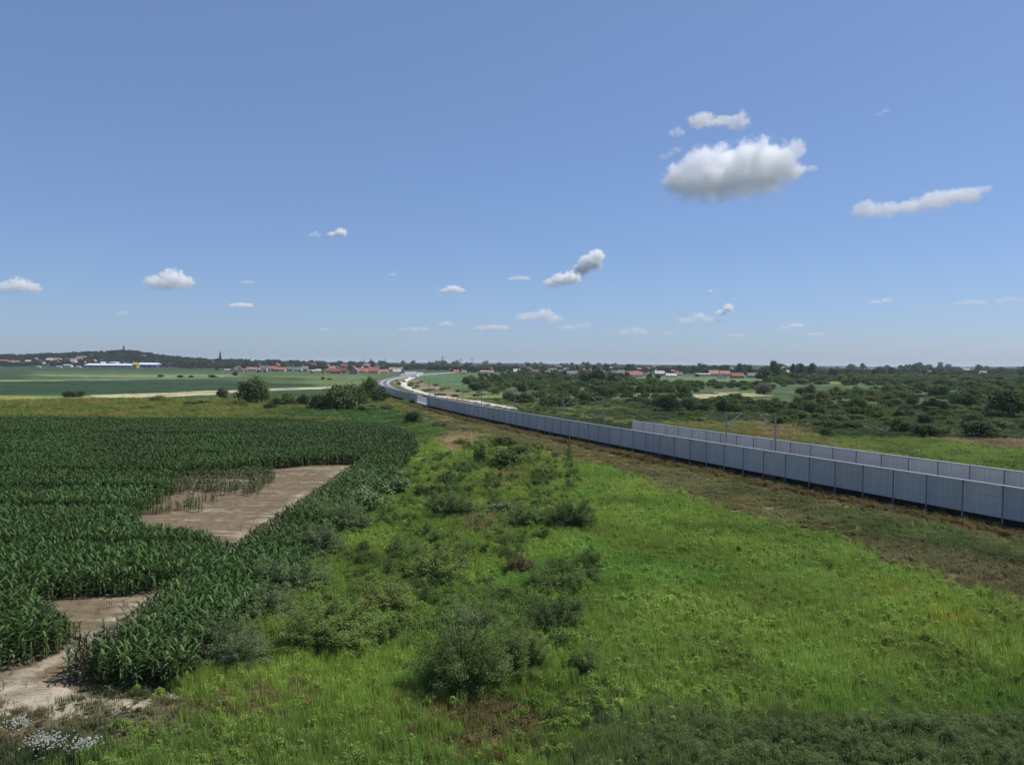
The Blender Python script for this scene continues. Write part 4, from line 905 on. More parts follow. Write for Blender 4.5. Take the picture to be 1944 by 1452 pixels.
belt(1230, 1500, hy(8), hy(17), 22, 8, 14, 'belt_tree', 'tree among the farmhouses', 'trees among the farmhouses', ('deep', 'far', 'dark'), 24, spots=((1310, 'by the white low building'), (1400, 'by the red farm pair'), (9999, 'right of the long red farmhouse')))
belt(1480, 1960, hy(7), hy(22), 64, 9, 17, 'belt_tree', 'tree of the right wooded belt', 'trees of the right wooded belt', ('deep', 'far', 'dark', 'mid'), 25, spots=((1580, 'under the row of three'), (1680, 'left of the cyan roof'), (1780, 'right of the cyan roof'), (1880, 'by the dull red house'), (9999, 'at the right edge')))
belt(1440, 1960, hy(26), hy(36), 40, 10, 18, 'hedge_tree', 'tree in the right hedge lines', 'trees of the right hedge lines', ('deep', 'dark', 'mid', 'olive'), 26, kinds=('shrub', 'round'), spots=((1580, 'near the silvery willows'), (1760, 'over the thicket middle'), (9999, 'over the biggest tree')))
belt(900, 1250, hy(22), hy(29), 34, 7, 12, 'hedge_tree', 'hedge tree before the houses', 'trees of the middle hedge lines', ('deep', 'dark', 'mid'), 27, kinds=('shrub', 'round'), spots=((1010, 'by the green field'), (1130, 'behind the left thicket'), (9999, 'near the bright red farmhouse')))
belt(455, 765, hy(17.5), hy(21.5), 26, 3, 6, 'garden_tree', 'garden tree before the red rows', 'garden trees of the left village', ('deep', 'dark', 'far'), 28, kinds=('shrub', 'round'), spots=((540, 'under the bright red pair'), (620, 'at the brown house'), (690, 'left of the gable-fronted house'), (9999, 'toward the railway')))
belt(985, 1440, hy(17), hy(23.5), 26, 4, 8, 'garden_tree', 'garden tree before the houses', 'garden trees of the thicket village', ('deep', 'dark', 'mid'), 29, kinds=('shrub', 'round'), spots=((1100, 'by the two conifers'), (1220, 'by the bright red farmhouse'), (1330, 'by the white farm building'), (9999, 'by the red farm pair')))
# wooded hill on the left
TOPS = [(-60, 676), (0, 674), (30, 671), (70, 673), (100, 668), (130, 667), (160, 668), (200, 665), (235, 661), (262, 664), (290, 669), (320, 674), (350, 677), (400, 680), (480, 682), (560, 683)]
def hilltree(px, D, h, w, kind, fm, label, group, lod='far'):
    x = (px - 972) / F * D; return plant('hill_tree', kind, x, D, h, w, fm, lod, label, 'tree', group)
g = random.Random(31)
for k in range(80):
    px = -40 + 610 * (k + g.random()) / 80; D = g.choice([2250, 2330, 2400]) + g.uniform(-40, 40)
    hilltree(px, D, g.uniform(9, 14), g.uniform(14, 24), 'round', 'deep' if k % 3 else 'far', ('dark ' if k % 3 else 'blackish ') + 'tree on the crest of the church hill, ' + ('at the far left end' if px < 60 else 'left slope' if px < 150 else 'just left of the church' if px < 236 else 'just right of the church' if px < 310 else 'on the falling right slope' if px < 400 else 'over the poplar' if px < 480 else 'at the low right end'), 'trees on the crest of the church hill')
for k in range(50):
    px = g.uniform(-40, 560); D = g.uniform(1850, 2220)
    if g.random() < .3 and px < 170: continue
    hilltree(px, D, g.uniform(8, 13), g.uniform(12, 20), 'round', g.choice(['deep', 'far', 'dark']), 'dark tree on the slope of the church hill, ' + ('above the orange roofs' if px < 60 else 'above the salmon-roofed house' if px < 150 else 'above the warehouse' if px < 250 else 'above the blue hall' if px < 320 else 'left of the poplar' if px < 415 else 'right of the poplar'), 'trees on the slope of the church hill')
hilltree(236, 2290, 13, 30, 'round', 'deep', 'big dark dome-shaped tree mass directly under the church spire', None, 'mid')
hilltree(264, 2300, 14, 18, 'round', 'dark', 'flat-topped tree with bare gaps, just right of the church', None, 'mid')
hilltree(334, 2290, 14, 6, 'conifer', 'deep', 'dark pointed conifer on the hill right of the church', None)
hilltree(197, 2300, 12, 5, 'conifer', 'deep', 'small pointed conifer on the hill left of the church', None)
# houses
wallm = [mat('wall_white', (.60, .59, .56), noise=(.3, .08)), mat('wall_cream', (.50, .46, .38), noise=(.3, .08)), mat('wall_grey', (.27, .27, .27), noise=(.3, .1)), mat('wall_brick', (.27, .16, .12), noise=(.3, .1))]
ROOF = {'red': ((.36, .125, .085), 'bright red'), 'salmon': ((.38, .22, .17), 'salmon'), 'dark red': ((.21, .085, .06), 'dark red'), 'brown': ((.15, .10, .08), 'brown'), 'grey': ((.16, .17, .19), 'grey'),
        'pale': ((.48, .45, .42), 'pale'), 'cyan': ((.45, .58, .60), 'pale cyan'), 'orange': ((.36, .17, .11), 'orange')}
roofm = {k: mat('roof_' + k.replace(' ', '_'), v[0], noise=(.35, .18), rough=.75) for k, v in ROOF.items()}
glassm = mat('window_glass', (.03, .04, .05), rough=.15, spec=.6); framem = mat('white_frame', (.7, .7, .68)); chimm = mat('chimney_brick', (.3, .17, .13))
def house(px, by, wpx, hpx, roof, wall, label, rz=None, name='house', win=False):
    p = hit(px, by); D = p.y; w = wpx / F * D * .98; h = max(hpx / F * D * 1.0, 3.2); dp = min(max(w * .62, 6), 12); flip = rz == 'gable'
    t = empty(name, (p.x, p.y + dp / 2, p.z), 0 if flip else (0 if rz is None else rz), label, 'house' if name == 'house' else 'shed', 'houses of the villages on the horizon' if name == 'house' else 'long low sheds')
    long_shed = name != 'house'; eh = h * (.45 if not long_shed else .75)
    b = MB()
    if not flip:
        b.add([(-w / 2, -dp / 2, -1), (w / 2, -dp / 2, -1), (w / 2, dp / 2, -1), (-w / 2, dp / 2, -1), (-w / 2, -dp / 2, eh), (w / 2, -dp / 2, eh), (w / 2, dp / 2, eh), (-w / 2, dp / 2, eh), (-w / 2, 0, h - .15), (w / 2, 0, h - .15)],
              [(0, 1, 5, 4), (2, 3, 7, 6), (1, 2, 6, 9, 5), (3, 0, 4, 8, 7)])
    else:
        b.add([(-w / 2, -dp / 2, -1), (w / 2, -dp / 2, -1), (w / 2, dp / 2, -1), (-w / 2, dp / 2, -1), (-w / 2, -dp / 2, eh), (w / 2, -dp / 2, eh), (w / 2, dp / 2, eh), (-w / 2, dp / 2, eh), (0, -dp / 2, h - .15), (0, dp / 2, h - .15)],
              [(0, 1, 5, 8, 4), (2, 3, 7, 9, 6), (1, 2, 6, 5), (3, 0, 4, 7)])
    b.obj('wall', wallm[wall], t)
    b = MB(); o = .5; r = .22; e2 = eh - (h - eh) * o / (dp / 2 if not flip else w / 2)
    if not flip: sec = [(-dp / 2 - o, e2), (0, h), (dp / 2 + o, e2), (dp / 2 + o, e2 + r), (0, h + r), (-dp / 2 - o, e2 + r)]; V = [(x, a, c) for x in (-w / 2 - o, w / 2 + o) for a, c in sec]
    else: sec = [(-w / 2 - o, e2), (0, h), (w / 2 + o, e2), (w / 2 + o, e2 + r), (0, h + r), (-w / 2 - o, e2 + r)]; V = [(a, y, c) for y in (-dp / 2 - o, dp / 2 + o) for a, c in sec]
    b.add(V, [(0, 1, 4, 5), (1, 2, 3, 4), (11, 10, 7, 6), (10, 9, 8, 7)] + [(i, i + 6, (i + 1) % 6 + 6, (i + 1) % 6) for i in range(6)])
    rf = b.obj('roof', roofm[roof], t)
    if not long_shed and h > 5:
        b = MB(); cx = w * .22; b.box(cx - .4, cx + .4, .3, 1.1, h - 1.2, h + .9); b.obj('chimney', chimm, rf)
    if win and not flip:
        n = max(2, int(w / 4))
        for k in range(n):
            cx = -w / 2 + (k + .5) * w / n; f = MB(); f.box(cx - .65, cx + .65, -dp / 2 - .06, -dp / 2 + .02, .9, 2.3); fo = f.obj('window', framem, t)
            f = MB(); f.box(cx - .52, cx + .52, -dp / 2 - .09, -dp / 2 - .065, 1.03, 2.17); f.obj('pane', glassm, fo)
    return t
HS = [ # px, base, w, h, roof, wall, extra, label
 (5, 691, 16, 8, 'orange', 1, None, 'orange-roofed house at the far left edge of the village'), (25, 692, 17, 8, 'orange', 1, None, 'orange-roofed house second from the left edge'),
 (84, 693, 14, 5, 'pale', 0, None, 'pale low house in the left village under the hill'), (93, 685, 12, 5, 'pale', 0, None, 'pale house on the lower slope of the church hill'),
 (108, 687, 14, 7, 'salmon', 1, None, 'salmon-roofed house on the lower slope of the hill'), (127, 688, 10, 4, 'pale', 0, None, 'small pale house right of the salmon-roofed one'),
 (153, 682, 17, 6, 'grey', 0, None, 'grey-roofed white house halfway up the hill'), (158, 691, 10, 5, 'pale', 0, None, 'bright little house just above the warehouse end'),
 (170, 687, 14, 4, 'dark red', 1, None, 'dull red roof in the row above the warehouse, left'), (187, 687, 16, 4, 'dark red', 1, None, 'dull red roof in the row above the warehouse, right'),
 (70, 680, 10, 4, 'dark red', 1, None, 'dull red roof high on the left of the hill'), (120, 681, 9, 4, 'brown', 1, None, 'brown roof among trees above the salmon-roofed house'),
 (284, 676, 16, 4, 'grey', 1, None, 'grey roof among trees right of the church'), (312, 677, 13, 3, 'pale', 0, None, 'bright pale roof on the skyline right of the church'),
 (325, 693, 12, 4, 'brown', 1, None, 'brown-roofed house right of the blue hall'), (397, 690, 15, 5, 'dark red', 0, None, 'white house with dull red roof left of the poplar'),
 (416, 690, 6, 4, 'pale', 0, None, 'tiny white house at the foot of the poplar'), (437, 690, 13, 5, 'brown', 1, None, 'brown-roofed house right of the poplar'),
 (467, 696, 18, 6, 'brown', 2, None, 'brown roof above the first red-roofed row'), (464, 704, 11, 4, 'grey', 2, None, 'low grey shed-like house starting the village row'),
 (477, 704, 20, 7, 'orange', 1, None, 'orange-red roofed house right of the low grey one'), (490, 704, 5, 5, 'pale', 0, 'gable', 'small white gable end in the village row'),
 (499, 704, 14, 10, 'grey', 1, None, 'grey-roofed house left of the two bright red ones'), (515, 704, 18, 9, 'red', 1, None, 'bright red roofed house, left one of a bright pair'),
 (531, 705, 19, 8, 'red', 1, None, 'bright red roofed house, right one of a bright pair'), (534, 698, 12, 5, 'pale', 1, None, 'pale roof behind the bright red pair'),
 (549, 704, 13, 8, 'grey', 2, None, 'dark grey house right of the bright red pair'), (564, 704, 16, 7, 'grey', 0, None, 'white-walled house left of a small red roof'),
 (578, 704, 12, 9, 'salmon', 1, None, 'small salmon-roofed house in the middle of the left village'), (591, 699, 17, 10, 'brown', 3, None, 'large brown-roofed house standing behind the row'),
 (594, 706, 10, 4, 'pale', 1, None, 'low pale house in front of the large brown one'), (630, 702, 12, 7, 'salmon', 1, None, 'salmon house left of the main red cluster'),
 (636, 709, 19, 9, 'dark red', 3, None, 'dark red house at the left of the main red cluster'), (652, 708, 12, 10, 'dark red', 3, None, 'dull red house inside the main red cluster'),
 (671, 710, 17, 14, 'salmon', 2, 'gable', 'grey gable-fronted house in the main red cluster'), (690, 708, 22, 9, 'red', 1, None, 'long bright red roof in the main red cluster'),
 (709, 709, 19, 12, 'red', 1, None, 'tallest bright red roof of the main red cluster'), (697, 698, 14, 7, 'salmon', 1, None, 'pale orange roof above the main red cluster'),
 (729, 709, 16, 7, 'orange', 1, None, 'red house between the cluster and the railway curve'), (753, 704, 15, 6, 'salmon', 0, None, 'house with white front right above the railway curve'),
 (767, 702, 10, 5, 'pale', 0, None, 'pale house over the largest white wall section'), (803, 701, 10, 4, 'pale', 1, None, 'pale house right of the white wall sections'),
 (887, 704, 13, 6, 'brown', 3, None, 'brown house right of the long white shed'), (893, 706, 10, 5, 'salmon', 0, None, 'salmon and white house in front of the brown one'),
 (907, 704, 12, 5, 'pale', 1, None, 'pale-roofed house left of the village middle'), (918, 708, 13, 5, 'salmon', 0, None, 'low salmon-roofed house nearest the green field'),
 (928, 704, 10, 7, 'dark red', 3, None, 'dull red house left of a white-walled one'), (938, 706, 10, 8, 'dark red', 0, None, 'white-walled house with dull red roof'),
 (976, 702, 13, 6, 'dark red', 3, None, 'dull red roof left of the long dark red roof'), (996, 705, 26, 8, 'dark red', 3, None, 'long dark red roof behind the left thicket'),
 (1016, 710, 15, 9, 'brown', 0, None, 'white-walled brown-roofed house behind the left thicket'), (1049, 708, 16, 9, 'grey', 1, None, 'grey-roofed house right of the two conifers'),
 (1065, 708, 14, 6, 'grey', 2, None, 'low olive-grey house in the thicket village'), (1069, 701, 9, 5, 'pale', 0, None, 'small white house farther back in the thicket village'),
 (1087, 714, 20, 10, 'grey', 0, None, 'large dark-roofed house closest behind the left thicket'), (1164, 703, 15, 6, 'pale', 0, None, 'white-roofed house left of the blue-grey house'),
 (1174, 715, 21, 11, 'grey', 2, None, 'blue-grey house left of the bright red house'), (1208, 716, 24, 10, 'red', 0, None, 'bright red roofed farmhouse standing out at the green field'),
 (1195, 712, 12, 8, 'dark red', 2, None, 'dark annex touching the bright red farmhouse'), (1233, 714, 8, 7, 'pale', 0, 'gable', 'narrow white gable right of the bright red farmhouse'),
 (1253, 713, 18, 9, 'pale', 2, None, 'pale grey roofed house over the green field'), (1234, 703, 14, 5, 'salmon', 0, None, 'small salmon house behind the pale grey roof'),
 (1275, 716, 20, 7, 'pale', 0, None, 'white low farm building at the edge of the green field'), (1283, 702, 9, 4, 'orange', 1, None, 'tiny orange roof far back near the broad dark tree'),
 (1356, 714, 18, 11, 'salmon', 1, None, 'salmon-roofed farmhouse, left of the red farm pair'), (1377, 714, 19, 10, 'orange', 1, None, 'red-roofed farmhouse, right of the red farm pair'),
 (1371, 719, 15, 9, 'brown', 0, 'gable', 'white gable cottage in front of the red farm pair'), (1401, 718, 23, 10, 'dark red', 3, None, 'long dull red farmhouse at the edge of the green field'),
 (1429, 717, 17, 9, 'grey', 2, None, 'grey house right of the long dull red farmhouse'), (1649, 704, 14, 4, 'salmon', 1, None, 'faint pink roof among the right belt trees'),
 (1631, 703, 9, 4, 'salmon', 1, None, 'small faint pink roof left of the dark belt tree'), (1698, 709, 20, 5, 'cyan', 0, None, 'pale cyan roofed hall in the right belt'),
 (1738, 707, 16, 4, 'pale', 1, None, 'pale roof right of the cyan-roofed hall'), (1766, 710, 21, 7, 'brown', 3, None, 'wide brownish house in the right belt'),
 (1800, 712, 13, 6, 'dark red', 3, None, 'dull red house right of the wide brownish one'), (1818, 713, 18, 4, 'pale', 1, None, 'long pale roof near the right end of the village'),
 (1852, 712, 13, 6, 'salmon', 1, None, 'pink-roofed house near the right end of the village'), (1867, 712, 14, 8, 'salmon', 0, None, 'pink and white house right of the pink-roofed one'),
 (1900, 715, 9, 3, 'pale', 0, None, 'tiny pale roof under the dark tree near the right edge'), (1930, 713, 13, 5, 'pale', 0, None, 'white-roofed house closest to the right edge'),
 (1010, 699, 10, 4, 'pale', 0, None, 'distant pale roof over the long dark red roof'), (1044, 700, 8, 4, 'salmon', 0, None, 'distant pink roof behind the conifers'),
 (1140, 703, 8, 4, 'pale', 0, None, 'distant white speck of a house above the thicket'), (1215, 703, 9, 4, 'pale', 0, None, 'distant white house behind the bright red farmhouse'),
 (1258, 703, 9, 4, 'brown', 1, None, 'distant brown house behind the pale grey roof'), (947, 699, 9, 4, 'salmon', 0, None, 'distant salmon roof in the village centre gap'),
 (985, 696, 8, 3, 'pale', 0, None, 'farthest pale roof above the dull red roofs'),
]
for px, by, w, h, rf, wl_, ex, lab in HS: house(px, by, w, h, rf, wl_, lab, rz=ex, win=by > 709)
for px, by, w, h, rf, lab in ((867, 705, 26, 5, 'pale', 'long white greenhouse-like shed left of the brown house'), (1336, 714, 26, 5, 'pale', 'long low white shed left of the red farm pair'),
    (72, 698, 7, 3, 'pale', 'tiny white shed at the left edge of the far field'), (111, 698, 9, 3, 'pale', 'small white shed below the left village'), (127, 697, 15, 5, 'pale', 'cream box-shaped shed left of the warehouse'),
    (148, 698, 8, 3, 'pale', 'small white shed at the warehouse end'), (432, 705, 12, 3, 'pale', 'white low shed in the field right of the poplar'), (952, 782, 9, 2, 'pale', None)):
    if lab: house(px, by, w, h, rf, 0, lab, name='shed')
# the smaller houses farther in, in the gaps between the ones above
g = random.Random(63); used = [(h_[0], h_[1]) for h_ in HS]
for x0, x1, y0, y1, n, lab in ((440, 760, 11, 20, 34, 'small tiled house behind the red rows left of the railway'), (40, 180, 2, 8, 9, 'small house among trees at the foot of the church hill'),
    (855, 1300, 8, 21, 44, 'small house among the trees behind the left thicket'), (1300, 1450, 8, 15, 5, 'small house in the trees behind the red farm pair'), (1480, 1944, 8, 19, 22, 'small house in the belt behind the right thicket')):
    k = 0; it = 0
    while k < n and it < 400:
        it += 1; px = g.uniform(x0, x1); by = horizon(px) + g.uniform(y0, y1)
        if any(abs(px - a) < 8 and abs(by - b) < 4 for a, b in used): continue
        used.append((px, by)); k += 1; w = g.uniform(8, 14)
        rf_ = g.choice(['red', 'salmon', 'dark red', 'brown', 'pale', 'orange', 'grey', 'pale']); o = house(px, by, w, w * g.uniform(.5, .75), rf_, g.choice([0, 0, 1, 1, 3]), lab.replace('small ', 'small ' + ROOF[rf_][1] + '-roofed ').replace('tiled ', '') + (', left part' if px < x0 + (x1 - x0) / 3 else ', middle part' if px < x1 - (x1 - x0) / 3 else ', right part'), rz='gable' if g.random() < .3 else g.uniform(-.4, .4)); o['group'] = 'small houses: ' + lab[lab.index('house') + 6:]
# warehouse, blue hall and yellow hall
def hall(px0, px1, by, hpx, dep, wm, rm, label, name, slope=.12):
    a, b_ = hit(px0, by), hit(px1, by); D = (a.y + b_.y) / 2; w = (px1 - px0) / F * D; h = hpx / F * D
    t = empty(name, ((a.x + b_.x) / 2, D, min(a.z, b_.z)), 0, label, 'industrial hall', 'industrial halls below the church hill')
    m = MB(); m.box(-w / 2, w / 2, 0, dep, -2, h * .62); m.obj('wall', wm, t)
    m = MB(); o = .4; z0, z1 = h * .62, h
    m.add([(-w / 2 - o, -o, z0 + .05), (w / 2 + o, -o, z0 + .05), (w / 2 + o, dep + o, z0 + .05), (-w / 2 - o, dep + o, z0 + .05), (-w / 2 - o, dep / 2, z1), (w / 2 + o, dep / 2, z1)],
          [(0, 1, 5, 4), (2, 3, 4, 5), (1, 2, 5), (3, 0, 4), (3, 2, 1, 0)]); m.obj('roof', rm, t)
    for k in range(max(2, int(w / 14))):
        x = -w / 2 + (k + .5) * 14
        if x < w / 2 - 3: m = MB(); m.box(x - 2, x + 2, -.12, -.02, 0, min(4, h * .5)); m.obj('door', mat('hall_door', (.35, .36, .38)), t)
whm = mat('hall_white', (.66, .68, .70)); bluem = mat('hall_blue', (.045, .10, .34)); yelm = mat('hall_yellow', (.42, .34, .08)); greym = mat('hall_grey', (.25, .27, .30)); metr = mat('hall_roof_metal', (.62, .66, .70), rough=.5)
hall(158, 247, 698.2, 8, 40, greym, metr, 'long grey warehouse with shining white roof below the church hill', 'warehouse')
hall(186, 249, 693.5, 6.5, 30, bluem, metr, 'second white-roofed warehouse standing behind the long grey one', 'warehouse')
hall(251, 259, 698.6, 10.5, 12, yelm, yelm, 'small yellow hall between the warehouse and the blue hall', 'yellow_hall')
hall(260, 296, 697.6, 9, 30, bluem, metr, 'bright blue hall with white roof at the right end of the warehouses', 'blue_hall')
# church on the hill
D = 2310; cx = (236 - 972) / F * D; cz = tz(cx, D); t = empty('church', (cx, D, cz), 0, 'church with a slim dark spire rising from trees on top of the left hill', 'church'); t.scale = (.78, .78, .74)
b = MB(); b.box(-7, 7, 0, 26, -2, 9); b.obj('nave', wallm[1], t)
b = MB(); b.add([(-7.6, -.5, 9), (7.6, -.5, 9), (7.6, 26.5, 9), (-7.6, 26.5, 9), (0, -.5, 14), (0, 26.5, 14)], [(0, 1, 4), (2, 3, 5), (1, 2, 5, 4), (3, 0, 4, 5), (3, 2, 1, 0)]); b.obj('nave_roof', roofm['brown'], t)
ctop = 40 - cz + 15 + 15
b = MB(); b.box(-3, 3, -6, -.02, -2, 23); b.obj('tower', wallm[2], t)
b = MB(); b.tube([(0, -3, 23), (0, -3, 24), (0, -3, 26), (0, -3, 28), (0, -3, 29), (0, -3, 31.5), (0, -3, 36.5)], [4, 4.1, 3.2, 1.5, 1.9, 1.2, .1], 8); sp = b.obj('spire', mat('spire_copper', (.10, .12, .12)), t)
b = MB(); b.box(-.12, .12, -3.12, -2.88, 36.2, 38.6); b.box(-.6, .6, -3.1, -2.9, 37.4, 37.65); b.obj('cross', steel, sp)
# power pylons
pym = mat('pylon_steel', (.16, .17, .18), rough=.5, metal=.3)
for px, top, D, lab in ((840, 677.5, 2600, 'largest lattice pylon on the skyline, leftmost of the line'), (874, 680.5, 3000, 'second lattice pylon of the line'), (896, 680, 3100, 'third lattice pylon of the line'), (924, 682.5, 3500, 'farthest lattice pylon, right end of the line')):
    x = (px - 972) / F * D; h = CAMZ + (horizon(px) - top) / F * D; t = empty('power_pylon', (x, D, tz(x, D)), .2, lab, 'power pylon', 'lattice pylons on the skyline')
    b = MB(); q = .55
    for sx in (-1, 1):
        for sy in (-1, 1): b.tube([(sx * 3, sy * 3, 0), (sx * .9, sy * .9, h * .6), (sx * .35, sy * .35, h)], q * .55, 4)
    for k in range(9):
        z0, z1 = h * k / 9.5, h * (k + 1) / 9.5; r = lambda z: 3 - (2.1 * z / (h * .6)) if z < h * .6 else .9 - .55 * (z - h * .6) / (h * .4)
        for s in (-1, 1): b.tube([(s * r(z0), -r(z0), z0), (-s * r(z1), -r(z1), z1)], .16, 3); b.tube([(s * r(z0), r(z0), z0), (-s * r(z1), r(z1), z1)], .16, 3)
    b.obj('lattice_mast', pym, t)
    for z, w in ((h * .97, 5), (h * .84, 7.5)): b = MB(); b.tube([(-w, 0, z), (0, 0, z + .9), (w, 0, z)], [.22, .5, .22], 4); b.tube([(-w, 0, z), (w, 0, z - .3)], .2, 4); b.obj('crossarm', pym, t)
# a few parked vehicles by the far curve
def vehicle(px, by, L, H, c, label, name='van'):
    p = hit(px, by); t = empty(name, (p.x, p.y, p.z), 0, label, name)
    b = MB(); b.add([(-L / 2, -.95, .35), (L / 2, -.95, .35), (L / 2, .95, .35), (-L / 2, .95, .35), (-L / 2, -.95, H * .55), (L / 2, -.95, H * .5), (L / 2, .95, H * .5), (-L / 2, .95, H * .55),
                        (-L / 2 + .1, -.85, H), (L / 2 - L * .28, -.85, H), (L / 2 - L * .28, .85, H), (-L / 2 + .1, .85, H)],
                       [(3, 2, 1, 0), (0, 1, 5, 4), (1, 2, 6, 5), (2, 3, 7, 6), (3, 0, 4, 7), (4, 5, 9, 8), (5, 6, 10, 9), (6, 7, 11, 10), (7, 4, 8, 11), (8, 9, 10, 11)])
    b.obj('body', mat(name + '_paint', c, rough=.35, spec=.5), t)
    for sx in (-.3, .3):
        for sy in (-.9, .72): b = MB(); b.tube([(sx * L, sy, .36), (sx * L, sy + .2, .36)], .36, 12); b.obj('wheel', mat('tyre', (.03, .03, .03)), t)
vehicle(836, 714, 6.5, 2.8, (.75, .75, .75), 'lone white van in the green field right of the white road')
vehicle(786, 717.5, 7.5, 3.0, (.72, .73, .74), 'white truck parked at the far curve between rails and gravel road', 'truck')
# ---------------------------------------------------------------- scattered plants (one object per kind of cover)
def scatter_obj(name, label, cat, pts, rot, scl, idx, colr, protos):
    pc = bpy.data.collections.new(name + '_kinds')
    for m in protos: pc.objects.link(bpy.data.objects.new(name + '_plant', m))
    m = bpy.data.meshes.new(name); m.vertices.add(len(pts)); m.vertices.foreach_set('co', np.asarray(pts, np.float32).ravel())
    def attr(nm, ty, f, v): a = m.attributes.new(nm, ty, 'POINT'); a.data.foreach_set(f, np.asarray(v).ravel())
    attr('rot', 'FLOAT_VECTOR', 'vector', rot.astype(np.float32)); attr('scl', 'FLOAT_VECTOR', 'vector', scl.astype(np.float32)); attr('idx', 'INT', 'value', idx.astype(np.int32))
    attr('tint', 'FLOAT_COLOR', 'color', np.c_[colr, np.ones(len(colr))].astype(np.float32))
    o = obj(name, m); tag(o, label, cat, kind='stuff')
    g = bpy.data.node_groups.new(name, 'GeometryNodeTree'); g.interface.new_socket('Geometry', in_out='INPUT', socket_type='NodeSocketGeometry'); g.interface.new_socket('Geometry', in_out='OUTPUT', socket_type='NodeSocketGeometry')
    N, L = g.nodes, g.links; gi = N.new('NodeGroupInput'); go = N.new('NodeGroupOutput'); ci = N.new('GeometryNodeCollectionInfo')
    ci.inputs['Collection'].default_value = pc; ci.inputs['Separate Children'].default_value = True; ci.inputs['Reset Children'].default_value = True
    ip = N.new('GeometryNodeInstanceOnPoints'); ip.inputs['Pick Instance'].default_value = True
    def na(nm, ty): a = N.new('GeometryNodeInputNamedAttribute'); a.data_type = ty; a.inputs[0].default_value = nm; return a.outputs[0]
    L.new(gi.outputs[0], ip.inputs['Points']); L.new(ci.outputs[0], ip.inputs['Instance']); L.new(na('idx', 'INT'), ip.inputs['Instance Index'])
    L.new(na('rot', 'FLOAT_VECTOR'), ip.inputs['Rotation']); L.new(na('scl', 'FLOAT_VECTOR'), ip.inputs['Scale']); L.new(ip.outputs[0], go.inputs[0])
    o.modifiers.new('scatter', 'NODES').node_group = g
    return o
def instmat(name, mul, trans=.3, spec=.08, rough=.65):
    m = mat(name, None, rough=rough, spec=spec, attr='tint', atype='INSTANCER', trans=trans); nt = m.node_tree; N = nt.nodes; L = nt.links
    a = N.new('ShaderNodeAttribute'); a.attribute_name = 'col'; q = N.new('ShaderNodeMix'); q.data_type = 'RGBA'; q.blend_type = 'MULTIPLY'; q.inputs[0].default_value = 1
    p = N['Principled BSDF']; src = p.inputs['Base Color'].links[0].from_socket; L.new(src, q.inputs[6]); L.new(a.outputs['Color'], q.inputs[7]); L.new(q.outputs[2], p.inputs['Base Color'])
    for n in N:
        if n.type == 'BSDF_TRANSLUCENT': L.new(q.outputs[2], n.inputs[0])
    return m
gmat = instmat('grass_blades', 1, trans=.35)
def tuft(seed, n=60, rad=.5, w=.03, lean=.35):
    g = np.random.default_rng(seed); V = []; Fc = []; c = []
    for i in range(n):
        a = g.uniform(0, 6.283); r = rad * math.sqrt(g.random()); x, y = r * math.cos(a), r * math.sin(a); h = g.uniform(.5, 1.0); b = g.uniform(0, 6.283); l = g.uniform(.05, lean) * h
        dx, dy = math.cos(b) * l, math.sin(b) * l; px, py = -math.sin(b) * w / 2, math.cos(b) * w / 2; ww = g.uniform(.7, 1.4); k = len(V)
        V += [(x - px * ww, y - py * ww, -.06), (x + px * ww, y + py * ww, -.06), (x + dx * .35 + px * ww * .8, y + dy * .35 + py * ww * .8, h * .6), (x + dx * .35 - px * ww * .8, y + dy * .35 - py * ww * .8, h * .6), (x + dx, y + dy, h)]
        Fc += [(k, k + 1, k + 2, k + 3), (k + 3, k + 2, k + 4)]; t = g.uniform(.8, 1.25); c += [(t * g.uniform(.92, 1.1), t, t * .95)] * 5
    m = mesh('tuft', V, Fc, (gmat,)); vcol(m, c); return m
def weed(seed, n=260, s=.055):
    g = random.Random(seed); L = []
    for i in range(6): a = g.uniform(0, 6.28); r = g.uniform(.05, .35); q = g.uniform(.14, .24); L.append((r * math.cos(a), r * math.sin(a), g.uniform(.25, .7), q, q, q * 1.2))
    V, Fc, c = leafcloud(seed, L, n, s, aspect=2.4, shell=.1, up=.3); m = mesh('weed', V, Fc, (gmat,)); vcol(m, c); return m
def feathery(seed):
    g = random.Random(seed); V = []; Fc = []; c = []
    for i in range(14):
        a = g.uniform(0, 6.28); r = g.uniform(.0, .35); x, y = r * math.cos(a), r * math.sin(a); h = g.uniform(.6, 1.1)
        for j in range(9):
            z = h * (.25 + .75 * j / 9); b = g.uniform(0, 6.28); l = .16 * (1.15 - j / 9); k = len(V); w = .022
            V += [(x, y, z), (x + math.cos(b) * l * .6 - math.sin(b) * w, y + math.sin(b) * l * .6 + math.cos(b) * w, z + .06), (x + math.cos(b) * l, y + math.sin(b) * l, z + .05), (x + math.cos(b) * l * .6 + math.sin(b) * w, y + math.sin(b) * l * .6 - math.cos(b) * w, z + .06)]
            Fc.append((k, k + 1, k + 2, k + 3)); t = g.uniform(.75, 1.2); c += [(t, t, t)] * 4
    m = mesh('herb', V, Fc, (gmat,)); vcol(m, c); return m
def wedge(n, r0, r1, half=.60, extra=3.0):
    a = rng.uniform(-half, half, n); r = np.sqrt(rng.uniform(r0 * r0, r1 * r1, n)); return r * np.sin(a) , r * np.cos(a)
PT = [[], [], [], [], []]
